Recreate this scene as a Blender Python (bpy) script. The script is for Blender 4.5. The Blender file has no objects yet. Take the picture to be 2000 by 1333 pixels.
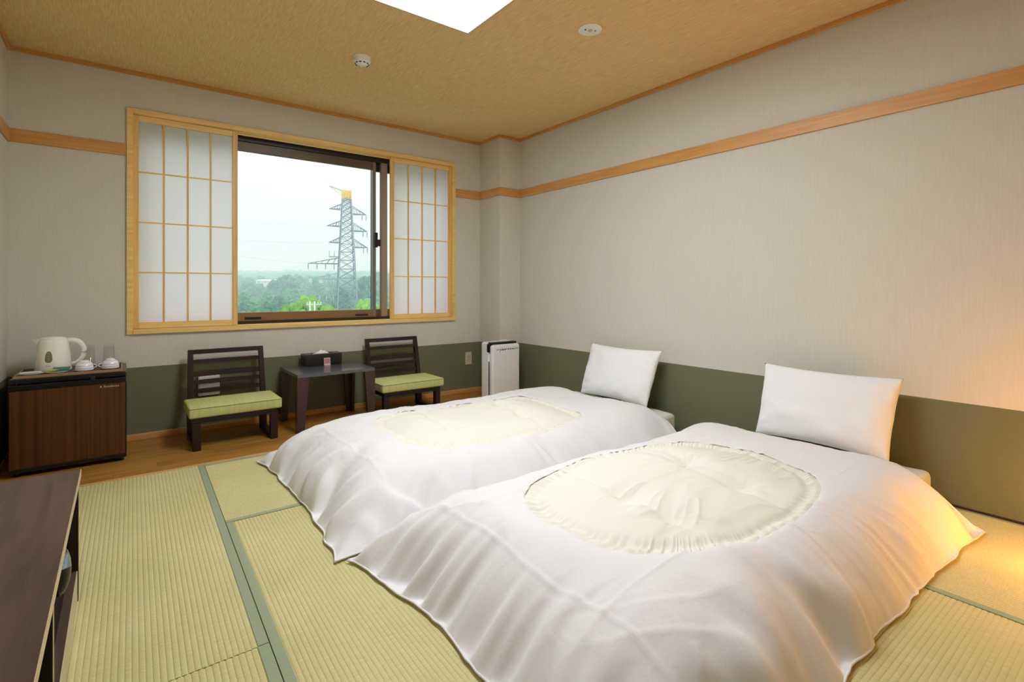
import bpy, bmesh, math, random
import numpy as np
from mathutils import Vector, Matrix

# ---------------------------------------------------------------- camera, world, exposure
SC = bpy.context.scene
COL = SC.collection
FPX, CX, CY, CAMH = 1002.0, 1000.0, 564.0, 1.0
YAW = math.atan2(764, 1002)
cam_d = bpy.data.cameras.new('camera')
cam = bpy.data.objects.new('camera', cam_d)
COL.objects.link(cam)
cam.location = (0, 0, CAMH)
cam.rotation_euler = (math.pi / 2, 0, -YAW)
cam_d.sensor_width = 36.0
cam_d.lens = FPX / 2000 * 36.0
cam_d.shift_y = -(666.5 - CY) / 2000
cam_d.clip_start = 0.02
cam_d.clip_end = 9000
SC.camera = cam

SC.view_settings.view_transform = 'Standard'
SC.view_settings.look = 'None'
SC.view_settings.gamma = 1.0
SC.view_settings.use_curve_mapping = False
SC.view_settings.exposure = 0.06
SC.cycles.use_denoising = True
SC.cycles.max_bounces = 10
SC.cycles.diffuse_bounces = 6
SC.cycles.transparent_max_bounces = 16
SC.cycles.volume_bounces = 3
SC.cycles.sample_clamp_indirect = 6.0

PANEL_L = 24.5       # ceiling panel radiance
LAMP_L = 17.5        # paper lamp radiance
SKY_L = 2.55

def srgb(r, g, b):
    def f(c):
        c /= 255.0
        return c / 12.92 if c <= 0.04045 else ((c + 0.055) / 1.055) ** 2.4
    return (f(r), f(g), f(b), 1.0)

world = bpy.data.worlds.new('world')
SC.world = world
world.use_nodes = True
nt = world.node_tree
for n in list(nt.nodes):
    nt.nodes.remove(n)
w_out = nt.nodes.new('ShaderNodeOutputWorld')
w_bg = nt.nodes.new('ShaderNodeBackground')
w_tc = nt.nodes.new('ShaderNodeTexCoord')
w_sep = nt.nodes.new('ShaderNodeSeparateXYZ')
w_ramp = nt.nodes.new('ShaderNodeValToRGB')          # overcast dome: the zenith about three times the horizon
w_ramp.color_ramp.elements[0].position = 0.0
w_ramp.color_ramp.elements[0].color = (0.235, 0.32, 0.38, 1)
w_ramp.color_ramp.elements[1].position = 1.0
w_ramp.color_ramp.elements[1].color = (0.98, 0.99, 1.0, 1)
e = w_ramp.color_ramp.elements.new(0.10); e.color = (0.375, 0.42, 0.455, 1)
e = w_ramp.color_ramp.elements.new(0.22); e.color = (0.48, 0.505, 0.525, 1)
w_map = nt.nodes.new('ShaderNodeMapping')
w_map.inputs['Scale'].default_value = (2.2, 2.2, 7.0)
w_noise = nt.nodes.new('ShaderNodeTexNoise')
w_noise.inputs['Scale'].default_value = 2.2
w_noise.inputs['Detail'].default_value = 5
w_cr = nt.nodes.new('ShaderNodeValToRGB')
w_cr.color_ramp.elements[0].position = 0.35
w_cr.color_ramp.elements[0].color = (0.86, 0.90, 0.94, 1)
w_cr.color_ramp.elements[1].position = 0.62
w_cr.color_ramp.elements[1].color = (1.03, 1.03, 1.03, 1)
w_mul = nt.nodes.new('ShaderNodeMixRGB')
w_mul.blend_type = 'MULTIPLY'
w_mul.inputs['Fac'].default_value = 1.0
nt.links.new(w_tc.outputs['Generated'], w_sep.inputs[0])
nt.links.new(w_sep.outputs['Z'], w_ramp.inputs[0])
nt.links.new(w_tc.outputs['Generated'], w_map.inputs[0])
nt.links.new(w_map.outputs[0], w_noise.inputs['Vector'])
nt.links.new(w_noise.outputs['Fac'], w_cr.inputs[0])
nt.links.new(w_ramp.outputs[0], w_mul.inputs['Color1'])
nt.links.new(w_cr.outputs[0], w_mul.inputs['Color2'])
nt.links.new(w_mul.outputs[0], w_bg.inputs['Color'])
w_bg.inputs['Strength'].default_value = SKY_L
nt.links.new(w_bg.outputs[0], w_out.inputs['Surface'])

# ---------------------------------------------------------------- pixel -> direction helper
_F = Vector((math.sin(YAW), math.cos(YAW), 0))
_R = Vector((math.cos(YAW), -math.sin(YAW), 0))
def px_depth(x, y, d):
    return Vector((0, 0, CAMH)) + (_F + _R * ((x - CX) / FPX) + Vector((0, 0, (CY - y) / FPX))) * d

# ---------------------------------------------------------------- materials
def new_mat(name):
    m = bpy.data.materials.new(name)
    m.use_nodes = True
    t = m.node_tree
    b = t.nodes['Principled BSDF']
    return m, t, b

def plain(name, col, rough=0.5, metal=0.0, spec=0.5, var=0.0, vscale=8.0, bump=0.0, bscale=200.0, stretch=(1, 1, 1), coat=0.0):
    m, t, b = new_mat(name)
    b.inputs['Base Color'].default_value = col
    b.inputs['Roughness'].default_value = rough
    b.inputs['Metallic'].default_value = metal
    b.inputs['Specular IOR Level'].default_value = spec
    b.inputs['Coat Weight'].default_value = coat
    if var or bump:
        g = t.nodes.new('ShaderNodeTexCoord')
        mp = t.nodes.new('ShaderNodeMapping')
        mp.inputs['Scale'].default_value = stretch
        t.links.new(g.outputs['Object'], mp.inputs[0])
    if var:
        n = t.nodes.new('ShaderNodeTexNoise')
        n.inputs['Scale'].default_value = vscale
        n.inputs['Detail'].default_value = 6
        r = t.nodes.new('ShaderNodeValToRGB')
        r.color_ramp.elements[0].position = 0.3
        r.color_ramp.elements[1].position = 0.7
        r.color_ramp.elements[0].color = tuple(c * (1 - var) for c in col[:3]) + (1,)
        r.color_ramp.elements[1].color = tuple(min(1, c * (1 + var)) for c in col[:3]) + (1,)
        t.links.new(mp.outputs[0], n.inputs['Vector'])
        t.links.new(n.outputs['Fac'], r.inputs[0])
        t.links.new(r.outputs[0], b.inputs['Base Color'])
    if bump:
        n2 = t.nodes.new('ShaderNodeTexNoise')
        n2.inputs['Scale'].default_value = bscale
        n2.inputs['Detail'].default_value = 3
        bp = t.nodes.new('ShaderNodeBump')
        bp.inputs['Strength'].default_value = bump
        bp.inputs['Distance'].default_value = 0.004
        t.links.new(mp.outputs[0], n2.inputs['Vector'])
        t.links.new(n2.outputs['Fac'], bp.inputs['Height'])
        t.links.new(bp.outputs[0], b.inputs['Normal'])
    return m

def wood(name, c1, c2, axis='X', along=1.2, across=28.0, rough=0.4, spec=0.4, lo=0.3, hi=0.7, coat=0.0, world_space=False):
    m, t, b = new_mat(name)
    g = t.nodes.new('ShaderNodeTexCoord')
    geo = t.nodes.new('ShaderNodeNewGeometry')
    mp = t.nodes.new('ShaderNodeMapping')
    s = [across] * 3
    s['XYZ'.index(axis)] = along
    mp.inputs['Scale'].default_value = s
    n = t.nodes.new('ShaderNodeTexNoise')
    n.inputs['Scale'].default_value = 1.0
    n.inputs['Detail'].default_value = 7
    n.inputs['Roughness'].default_value = 0.6
    n.inputs['Distortion'].default_value = 0.6
    r = t.nodes.new('ShaderNodeValToRGB')
    r.color_ramp.elements[0].position = lo
    r.color_ramp.elements[1].position = hi
    r.color_ramp.elements[0].color = c1
    r.color_ramp.elements[1].color = c2
    oi = t.nodes.new('ShaderNodeObjectInfo')
    add = t.nodes.new('ShaderNodeVectorMath')
    add.operation = 'MULTIPLY_ADD'
    add.inputs[1].default_value = (13.0, 7.0, 5.0)
    t.links.new(oi.outputs['Random'], add.inputs[0])
    t.links.new((geo.outputs['Position'] if world_space else g.outputs['Object']), add.inputs[2])
    t.links.new(add.outputs[0], mp.inputs[0])
    t.links.new(mp.outputs[0], n.inputs['Vector'])
    t.links.new(n.outputs['Fac'], r.inputs[0])
    t.links.new(r.outputs[0], b.inputs['Base Color'])
    bp = t.nodes.new('ShaderNodeBump')
    bp.inputs['Strength'].default_value = 0.06
    bp.inputs['Distance'].default_value = 0.002
    t.links.new(n.outputs['Fac'], bp.inputs['Height'])
    t.links.new(bp.outputs[0], b.inputs['Normal'])
    b.inputs['Roughness'].default_value = rough
    b.inputs['Specular IOR Level'].default_value = spec
    b.inputs['Coat Weight'].default_value = coat
    return m

def emit(name, col, strength):
    m, t, b = new_mat(name)
    b.inputs['Base Color'].default_value = (0.8, 0.8, 0.8, 1)
    b.inputs['Emission Color'].default_value = col
    b.inputs['Emission Strength'].default_value = strength
    return m

def glass_pane(name, tint=(1, 1, 1, 1), refl=0.06, rough=0.0):
    m, t, b = new_mat(name)
    t.nodes.remove(b)
    o = t.nodes['Material Output']
    tr = t.nodes.new('ShaderNodeBsdfTransparent')
    tr.inputs[0].default_value = tint
    gl = t.nodes.new('ShaderNodeBsdfGlossy')
    gl.inputs['Roughness'].default_value = rough
    lw = t.nodes.new('ShaderNodeLayerWeight')
    lw.inputs[0].default_value = 0.5
    pw_ = t.nodes.new('ShaderNodeMath'); pw_.operation = 'POWER'; pw_.inputs[1].default_value = 5.0
    fr = t.nodes.new('ShaderNodeMath'); fr.operation = 'MULTIPLY_ADD'; fr.inputs[1].default_value = refl * 8; fr.inputs[2].default_value = refl
    t.links.new(lw.outputs['Facing'], pw_.inputs[0])
    t.links.new(pw_.outputs[0], fr.inputs[0])
    mx = t.nodes.new('ShaderNodeMixShader')
    t.links.new(fr.outputs[0], mx.inputs[0])
    t.links.new(tr.outputs[0], mx.inputs[1])
    t.links.new(gl.outputs[0], mx.inputs[2])
    t.links.new(mx.outputs[0], o.inputs['Surface'])
    return m

def paper(name, col, trans=0.5):
    m, t, b = new_mat(name)
    t.nodes.remove(b)
    o = t.nodes['Material Output']
    d = t.nodes.new('ShaderNodeBsdfDiffuse')
    d.inputs[0].default_value = col
    tl = t.nodes.new('ShaderNodeBsdfTranslucent')
    tl.inputs[0].default_value = col
    mx = t.nodes.new('ShaderNodeMixShader')
    mx.inputs[0].default_value = trans
    t.links.new(d.outputs[0], mx.inputs[1])
    t.links.new(tl.outputs[0], mx.inputs[2])
    t.links.new(mx.outputs[0], o.inputs['Surface'])
    return m

def wallpaper(name, col, var, stretch, vscale, bump):
    return plain(name, col, rough=0.85, spec=0.2, var=var, vscale=vscale, bump=bump, bscale=vscale * 1.4, stretch=stretch)

MT = {}
MT['wall'] = wallpaper('beige_wallpaper', srgb(207, 205, 194), 0.035, (60, 60, 3), 3.0, 0.05)
MT['green'] = wallpaper('green_wallpaper', srgb(113, 116, 90), 0.06, (8, 8, 80), 3.0, 0.06)
MT['ceil'] = wallpaper('tan_ceiling_paper', srgb(222, 190, 136), 0.13, (75, 6, 1), 2.0, 0.12)
MT['trim'] = wood('honey_wood_trim', srgb(192, 134, 70), srgb(216, 166, 100), 'X', 2.0, 40.0)
MT['trimy'] = wood('honey_wood_trim_y', srgb(192, 134, 70), srgb(216, 166, 100), 'Y', 2.0, 40.0)
MT['trimz'] = wood('honey_wood_trim_z', srgb(216, 168, 90), srgb(238, 200, 126), 'Z', 2.0, 40.0)
MT['frame'] = wood('light_cypress', srgb(226, 184, 108), srgb(244, 214, 146), 'X', 2.0, 50.0)
MT['paper'] = paper('shoji_paper', (0.95, 0.95, 0.96, 1), 0.68)
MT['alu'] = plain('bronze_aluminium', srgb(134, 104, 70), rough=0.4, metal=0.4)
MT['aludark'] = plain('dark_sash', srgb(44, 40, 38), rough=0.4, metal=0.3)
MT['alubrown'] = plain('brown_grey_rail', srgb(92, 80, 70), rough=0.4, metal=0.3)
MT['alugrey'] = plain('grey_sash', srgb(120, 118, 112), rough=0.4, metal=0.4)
MT['glass'] = glass_pane('window_glass', (0.985, 0.985, 0.985, 1), 0.0006)
MT['plank'] = wood('oak_floor', srgb(146, 98, 38), srgb(192, 142, 66), 'X', 3.0, 40.0, rough=0.35, spec=0.5)
MT['darkwood'] = wood('dark_walnut', srgb(40, 22, 20), srgb(62, 36, 32), 'X', 3.0, 40.0, rough=0.35)
MT['black'] = plain('black_plastic', srgb(14, 14, 16), rough=0.28)
MT['blackmatte'] = plain('matte_black', srgb(16, 15, 15), rough=0.7)
MT['white'] = plain('white_plastic', srgb(236, 236, 234), rough=0.35)
MT['offwhite'] = plain('ivory_plastic', srgb(244, 241, 232), rough=0.22, coat=0.3)
MT['chrome'] = plain('chrome', (0.85, 0.86, 0.88, 1), rough=0.06, metal=1.0)
MT['porcelain'] = plain('porcelain', srgb(238, 240, 244), rough=0.12, coat=0.4)

# ---------------------------------------------------------------- mesh helpers
def box_bm(x0, x1, y0, y1, z0, z1, bev=0.0, seg=1, bm=None):
    b = bmesh.new()
    vs = [b.verts.new((x, y, z)) for x in (x0, x1) for y in (y0, y1) for z in (z0, z1)]
    for f in ((0, 1, 3, 2), (4, 6, 7, 5), (0, 4, 5, 1), (2, 3, 7, 6), (0, 2, 6, 4), (1, 5, 7, 3)):
        b.faces.new([vs[i] for i in f])
    if bev:
        bmesh.ops.bevel(b, geom=list(b.edges), offset=bev, segments=seg, profile=0.5, affect='EDGES')
    bmesh.ops.recalc_face_normals(b, faces=b.faces)
    if bm is not None:
        merge(bm, b)
        return bm
    return b

def merge(dst, src, mat=None):
    mp = {}
    for v in src.verts:
        mp[v] = dst.verts.new(mat @ v.co if mat else v.co)
    for f in src.faces:
        try:
            nf = dst.faces.new([mp[v] for v in f.verts])
            nf.smooth = f.smooth
            nf.material_index = f.material_index
        except ValueError:
            pass
    src.free()
    return dst

def lathe_bm(profile, n=32, cx=0, cy=0, sx=1.0, sy=1.0, smooth=True):
    b = bmesh.new()
    rings = []
    for r, z in profile:
        if r < 1e-6:
            rings.append([b.verts.new((cx, cy, z))])
        else:
            rings.append([b.verts.new((cx + sx * r * math.cos(2 * math.pi * i / n), cy + sy * r * math.sin(2 * math.pi * i / n), z)) for i in range(n)])
    for a, c in zip(rings, rings[1:]):
        if len(a) == 1 and len(c) == 1:
            continue
        for i in range(n):
            j = (i + 1) % n
            if len(a) == 1:
                b.faces.new((a[0], c[j], c[i]))
            elif len(c) == 1:
                b.faces.new((a[i], a[j], c[0]))
            else:
                b.faces.new((a[i], a[j], c[j], c[i]))
    bmesh.ops.recalc_face_normals(b, faces=b.faces)
    if smooth:
        for f in b.faces:
            f.smooth = True
    return b

def tube_bm(pts, rad, n=8, flat=(1, 1), closed=False):
    b = bmesh.new()
    pts = [Vector(p) for p in pts]
    rings = []
    up = Vector((0, 0, 1))
    N = len(pts)
    for i, p in enumerate(pts):
        if closed:
            d = pts[(i + 1) % N] - pts[i - 1]
        else:
            d = pts[min(i + 1, N - 1)] - pts[max(i - 1, 0)]
        d.normalize()
        s = d.cross(up)
        if s.length < 1e-3:
            s = d.cross(Vector((1, 0, 0)))
        s.normalize()
        u = s.cross(d)
        r = rad[i] if isinstance(rad, (list, tuple)) else rad
        rings.append([b.verts.new(p + s * (r * flat[0] * math.cos(2 * math.pi * k / n)) + u * (r * flat[1] * math.sin(2 * math.pi * k / n))) for k in range(n)])
    pairs = list(zip(rings, rings[1:]))
    if closed:
        pairs.append((rings[-1], rings[0]))
    for a, c in pairs:
        for k in range(n):
            f = b.faces.new((a[k], a[(k + 1) % n], c[(k + 1) % n], c[k]))
            f.smooth = True
    if not closed:
        b.faces.new(rings[0][::-1])
        b.faces.new(rings[-1])
    bmesh.ops.recalc_face_normals(b, faces=b.faces)
    return b

def bar_bm(p, q, w, bm=None, w2=None):
    """square bar between two points"""
    p, q = Vector(p), Vector(q)
    d = (q - p).normalized()
    up = Vector((0, 0, 1)) if abs(d.z) < 0.95 else Vector((1, 0, 0))
    s = d.cross(up).normalized()
    u = s.cross(d)
    h = w / 2
    h2 = (w2 if w2 else w) / 2
    b = bm if bm is not None else bmesh.new()
    v = []
    for c, hh in ((p, h), (q, h2)):
        v.append([b.verts.new(c + s * (a * hh) + u * (e * hh)) for a, e in ((-1, -1), (1, -1), (1, 1), (-1, 1))])
    for k in range(4):
        b.faces.new((v[0][k], v[0][(k + 1) % 4], v[1][(k + 1) % 4], v[1][k]))
    b.faces.new(v[0][::-1])
    b.faces.new(v[1])
    return b

def hexa_bm(bot, top, bev=0.0):
    """solid from 4 bottom + 4 top corners"""
    b = bmesh.new()
    v0 = [b.verts.new(p) for p in bot]
    v1 = [b.verts.new(p) for p in top]
    for k in range(4):
        b.faces.new((v0[k], v0[(k + 1) % 4], v1[(k + 1) % 4], v1[k]))
    b.faces.new(v0[::-1])
    b.faces.new(v1)
    if bev:
        bmesh.ops.bevel(b, geom=list(b.edges), offset=bev, segments=2, profile=0.5, affect='EDGES')
    bmesh.ops.recalc_face_normals(b, faces=b.faces)
    return b

def obj(name, bm, mat, parent=None, smooth=False, loc=None):
    me = bpy.data.meshes.new(name)
    bm.to_mesh(me)
    bm.free()
    if smooth:
        me.polygons.foreach_set('use_smooth', [True] * len(me.polygons))
    for m in (mat if isinstance(mat, (list, tuple)) else [mat]):
        me.materials.append(m)
    o = bpy.data.objects.new(name, me)
    COL.objects.link(o)
    if parent is not None:
        o.parent = parent
    if loc is not None:
        o.location = loc
    return o

def np_mesh(name, verts, faces, mat, parent=None, smooth=True):
    me = bpy.data.meshes.new(name)
    me.from_pydata([tuple(v) for v in verts], [], [tuple(f) for f in faces])
    if smooth:
        me.polygons.foreach_set('use_smooth', [True] * len(me.polygons))
    me.materials.append(mat)
    o = bpy.data.objects.new(name, me)
    COL.objects.link(o)
    if parent is not None:
        o.parent = parent
    return o

def tag(o, label, cat, group=None, kind=None):
    if label: o['label'] = label
    if cat: o['category'] = cat
    if group: o['group'] = group
    if kind: o['kind'] = kind
    return o

def thing(name, label, cat, loc=(0, 0, 0), rz=0.0, group=None):
    o = bpy.data.objects.new(name, None)
    o.empty_display_size = 0.1
    COL.objects.link(o)
    o.location = loc
    o.rotation_euler = (0, 0, rz)
    return tag(o, label, cat, group)

def struct(o, label=None):
    o['kind'] = 'structure'
    if label: o['label'] = label
    return o

def copy_tree(o, parent=None):
    c = o.copy()
    COL.objects.link(c)
    c.parent = parent
    for ch in list(o.children):
        copy_tree(ch, c)
    return c

def text_mesh(name, body, size, mat, parent, loc, rot, extrude=0.0006):
    cu = bpy.data.curves.new(name, 'FONT')
    cu.body = body
    cu.size = size
    cu.extrude = extrude
    cu.align_x = 'CENTER'
    cu.align_y = 'CENTER'
    tmp = bpy.data.objects.new(name, cu)
    COL.objects.link(tmp)
    dg = bpy.context.evaluated_depsgraph_get()
    me = bpy.data.meshes.new_from_object(tmp.evaluated_get(dg))
    bpy.data.objects.remove(tmp)
    me.materials.clear()
    me.materials.append(mat)
    o = bpy.data.objects.new(name, me)
    COL.objects.link(o)
    o.parent = parent
    o.location = loc
    o.rotation_euler = rot
    return o

# numpy value noise
def vnoise(x, y, seed=0):
    x = np.asarray(x, float); y = np.asarray(y, float)
    xi = np.floor(x).astype(np.int64); yi = np.floor(y).astype(np.int64)
    xf = x - xi; yf = y - yi
    u = xf * xf * xf * (xf * (xf * 6 - 15) + 10); v = yf * yf * yf * (yf * (yf * 6 - 15) + 10)
    def h(a, b):
        n = (a * 374761393 + b * 668265263 + seed * 1442695041) & 0xFFFFFFFF
        n = ((n ^ (n >> 13)) * 1274126177) & 0xFFFFFFFF
        n = n ^ (n >> 16)
        return (n & 0xFFFF) / 32767.5 - 1.0
    return (h(xi, yi) * (1 - u) + h(xi + 1, yi) * u) * (1 - v) + (h(xi, yi + 1) * (1 - u) + h(xi + 1, yi + 1) * u) * v

def sstep(a, b, x):
    t = np.clip((x - a) / (b - a), 0, 1)
    return t * t * (3 - 2 * t)

# ---------------------------------------------------------------- room shell
XL, XR, YB, YF, H = -0.53, 3.04, 4.19, -1.15, 2.43     # left, right, window wall, rear wall, ceiling
CXO, CYO = 2.80, 3.86                                   # corner column
GZ = 0.48                                               # top of the green wall band
SILL_Y = 3.375                                          # tatami / boards line

def wall_bm(quads):
    """quads: list of (corner list, material index)"""
    b = bmesh.new()
    for pts, mi in quads:
        f = b.faces.new([b.verts.new(p) for p in pts])
        f.material_index = mi
    return b

def wall_boxes(rects, yx):
    b = bmesh.new()
    for (x0, x1, y0, y1, z0, z1, mi) in rects:
        t = box_bm(x0, x1, y0, y1, z0, z1)
        for f in t.faces:
            f.material_index = mi
        merge(b, t)
    return b

WX0, WX1, WZ0, WZ1 = 0.03, 2.514, 0.70, 2.183          # outer edge of the wooden window frame
OX0, OX1, OZ0, OZ1 = WX0 + 0.015, WX1 - 0.015, WZ0 + 0.015, WZ1 - 0.015
WT = 0.24
r = []
for (x0, x1) in ((XL, OX0), (OX1, XR)):
    r.append((x0, x1, YB, YB + WT, GZ, H, 0))
r.append((OX0, OX1, YB, YB + WT, GZ, OZ0, 0))
r.append((OX0, OX1, YB, YB + WT, OZ1, H, 0))
r.append((XL, XR, YB, YB + WT, -0.05, GZ, 1))
struct(obj('wall_back', wall_boxes(r, 0), [MT['wall'], MT['green']]), 'beige window wall with a dark green band along its foot')
struct(obj('wall_right', wall_boxes([(XR, XR + 0.15, YF, YB + WT, GZ, H, 0), (XR, XR + 0.15, YF, YB + WT, -0.05, GZ, 1)], 0), [MT['wall'], MT['green']]),
       'long beige wall behind the pillows with a dark green lower band')
struct(obj('wall_left', wall_boxes([(XL - 0.15, XL, YF, YB + WT, GZ, H, 0), (XL - 0.15, XL, YF, YB + WT, -0.05, GZ, 1)], 0), [MT['wall'], MT['green']]),
       'beige wall beside the refrigerator with a dark green lower band')
struct(obj('wall_front', wall_boxes([(XL - 0.15, XR + 0.15, YF - 0.15, YF, GZ, H, 0), (XL - 0.15, XR + 0.15, YF - 0.15, YF, -0.05, GZ, 1)], 0), [MT['wall'], MT['green']]),
       'beige wall facing the window')
struct(obj('wall_corner', wall_boxes([(CXO, XR, CYO, YB, GZ, H, 0), (CXO, XR, CYO, YB, -0.05, GZ, 1)], 0), [MT['wall'], MT['green']]),
       'boxed corner column behind the air purifier')
struct(obj('ceiling', box_bm(XL - 0.15, XR + 0.15, YF - 0.15, YB + WT, H, H + 0.12), MT['ceil']), 'tan grained paper ceiling')

# honey rail round the room, cornice, baseboards
n_tr = [0]
def trim(x0, x1, y0, y1, z0, z1, mat, name='trim', bev=0.002):
    n_tr[0] += 1
    return struct(obj('%s_%d' % (name, n_tr[0]), box_bm(x0, x1, y0, y1, z0, z1, bev), mat))
RZ0, RZ1 = 1.867, 1.943
trim(XL, WX0, YB - 0.012, YB, RZ0, RZ1, MT['trim'])
trim(WX1, CXO - 0.012, YB - 0.012, YB, RZ0, RZ1, MT['trim'])
trim(CXO - 0.012, CXO, CYO - 0.012, YB, RZ0, RZ1, MT['trimy'])
trim(CXO, XR - 0.012, CYO - 0.012, CYO, RZ0, RZ1, MT['trim'])
trim(XR - 0.012, XR, YF, CYO, RZ0, RZ1, MT['trimy'])
trim(XL, XL + 0.012, YF, YB - 0.012, RZ0, RZ1, MT['trimy'])
cz = H - 0.028
trim(XL, CXO - 0.014, YB - 0.014, YB, cz, H, MT['trim'])
trim(CXO - 0.014, CXO, CYO - 0.014, YB, cz, H, MT['trimy'])
trim(CXO, XR - 0.014, CYO - 0.014, CYO, cz, H, MT['trim'])
trim(XR - 0.014, XR, YF, CYO, cz, H, MT['trimy'])
trim(XL, XL + 0.014, YF, YB - 0.014, cz, H, MT['trimy'])
struct(obj('baseboard_back', box_bm(XL, CXO - 0.01, YB - 0.01, YB, 0, 0.042, 0.002), MT['trim']))
struct(obj('baseboard_right', box_bm(XR - 0.012, XR, YF, CYO, 0, 0.009, 0.001), MT['darkwood']))
struct(obj('baseboard_left', box_bm(XL, XL + 0.01, YF, YB - 0.01, 0, 0.03, 0.001), MT['trimy']))
trim(CXO - 0.01, CXO, CYO - 0.01, YB, 0, 0.042, MT['trimy'])
trim(CXO, XR, CYO - 0.01, CYO, 0, 0.042, MT['trim'])

# floor: sub floor, boards, tatami
floor = struct(obj('floor', box_bm(XL - 0.15, XR + 0.15, YF - 0.15, YB + WT, -0.2, -0.03), plain('subfloor', srgb(90, 66, 40))), 'tatami floor with an oak strip below the window')
rnd = random.Random(4)
PW = 0.0885
row = 0
y = SILL_Y + 0.028
while y < YB - 0.001:
    y1 = min(y + PW, YB)
    x = XL
    first = True
    while x < XR - 0.001:
        L = (0.45 + 0.45 * (row % 3) / 2 + 0.2 * rnd.random()) if first else 0.909
        first = False
        x1 = min(x + L, XR)
        if XR - x1 < 0.12:
            x1 = XR
        obj('floor_plank', box_bm(x + 0.0006, x1 - 0.0006, y + 0.0006, y1 - 0.0006, -0.03, 0.0, 0.0008), MT['plank'], floor)
        x = x1
    y = y1
    row += 1
obj('threshold_strip', box_bm(XL, XR, SILL_Y, SILL_Y + 0.027, -0.03, 0.001, 0.001), wood('threshold_wood', srgb(206, 150, 84), srgb(228, 178, 112), 'X', 2, 40), floor)
y = YF
while y < -0.24:
    y1 = min(y + 0.1, -0.235)
    obj('floor_plank', box_bm(XL, XR, y + 0.0006, y1 - 0.0006, -0.03, 0.0, 0.0008), MT['plank'], floor)
    y = y1

def tatami_material(name, ribaxis):
    m, t, b = new_mat(name)
    g = t.nodes.new('ShaderNodeNewGeometry')
    mp = t.nodes.new('ShaderNodeMapping')
    mp.inputs['Scale'].default_value = (30, 260, 1) if ribaxis == 'Y' else (260, 30, 1)
    n = t.nodes.new('ShaderNodeTexNoise')
    n.inputs['Scale'].default_value = 1.0
    n.inputs['Detail'].default_value = 3
    n2 = t.nodes.new('ShaderNodeTexNoise')
    n2.inputs['Scale'].default_value = 2.5
    n2.inputs['Detail'].default_value = 4
    rr = t.nodes.new('ShaderNodeValToRGB')
    rr.color_ramp.elements[0].position = 0.28
    rr.color_ramp.elements[0].color = srgb(184, 178, 122)
    rr.color_ramp.elements[1].position = 0.72
    rr.color_ramp.elements[1].color = srgb(216, 208, 158)
    mx = t.nodes.new('ShaderNodeMath'); mx.operation = 'MULTIPLY_ADD'
    mx.inputs[1].default_value = 0.45; mx.inputs[2].default_value = 0.0
    ad = t.nodes.new('ShaderNodeMath'); ad.operation = 'MULTIPLY_ADD'
    ad.inputs[1].default_value = 0.55
    t.links.new(g.outputs['Position'], mp.inputs[0])
    t.links.new(mp.outputs[0], n.inputs['Vector'])
    t.links.new(g.outputs['Position'], n2.inputs['Vector'])
    t.links.new(n2.outputs['Fac'], mx.inputs[0])
    t.links.new(n.outputs['Fac'], ad.inputs[0])
    t.links.new(mx.outputs[0], ad.inputs[2])
    t.links.new(ad.outputs[0], rr.inputs[0])
    t.links.new(rr.outputs[0], b.inputs['Base Color'])
    bp = t.nodes.new('ShaderNodeBump')
    bp.inputs['Strength'].default_value = 0.25
    bp.inputs['Distance'].default_value = 0.001
    t.links.new(n.outputs['Fac'], bp.inputs['Height'])
    t.links.new(bp.outputs[0], b.inputs['Normal'])
    b.inputs['Roughness'].default_value = 0.6
    b.inputs['Specular IOR Level'].default_value = 0.25
    return m
MT['tatY'] = tatami_material('rush_weave_lengthwise', 'Y')
MT['tatX'] = tatami_material('rush_weave_crosswise', 'X')
def heri_material():
    m, t, b = new_mat('green_cloth_border')
    g = t.nodes.new('ShaderNodeNewGeometry')
    ck = t.nodes.new('ShaderNodeTexChecker')
    ck.inputs['Scale'].default_value = 260
    ck.inputs['Color1'].default_value = srgb(162, 172, 144)
    ck.inputs['Color2'].default_value = srgb(138, 152, 122)
    t.links.new(g.outputs['Position'], ck.inputs['Vector'])
    t.links.new(ck.outputs['Color'], b.inputs['Base Color'])
    b.inputs['Roughness'].default_value = 0.7
    b.inputs['Specular IOR Level'].default_value = 0.2
    return m
MT['heri'] = heri_material()

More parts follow.
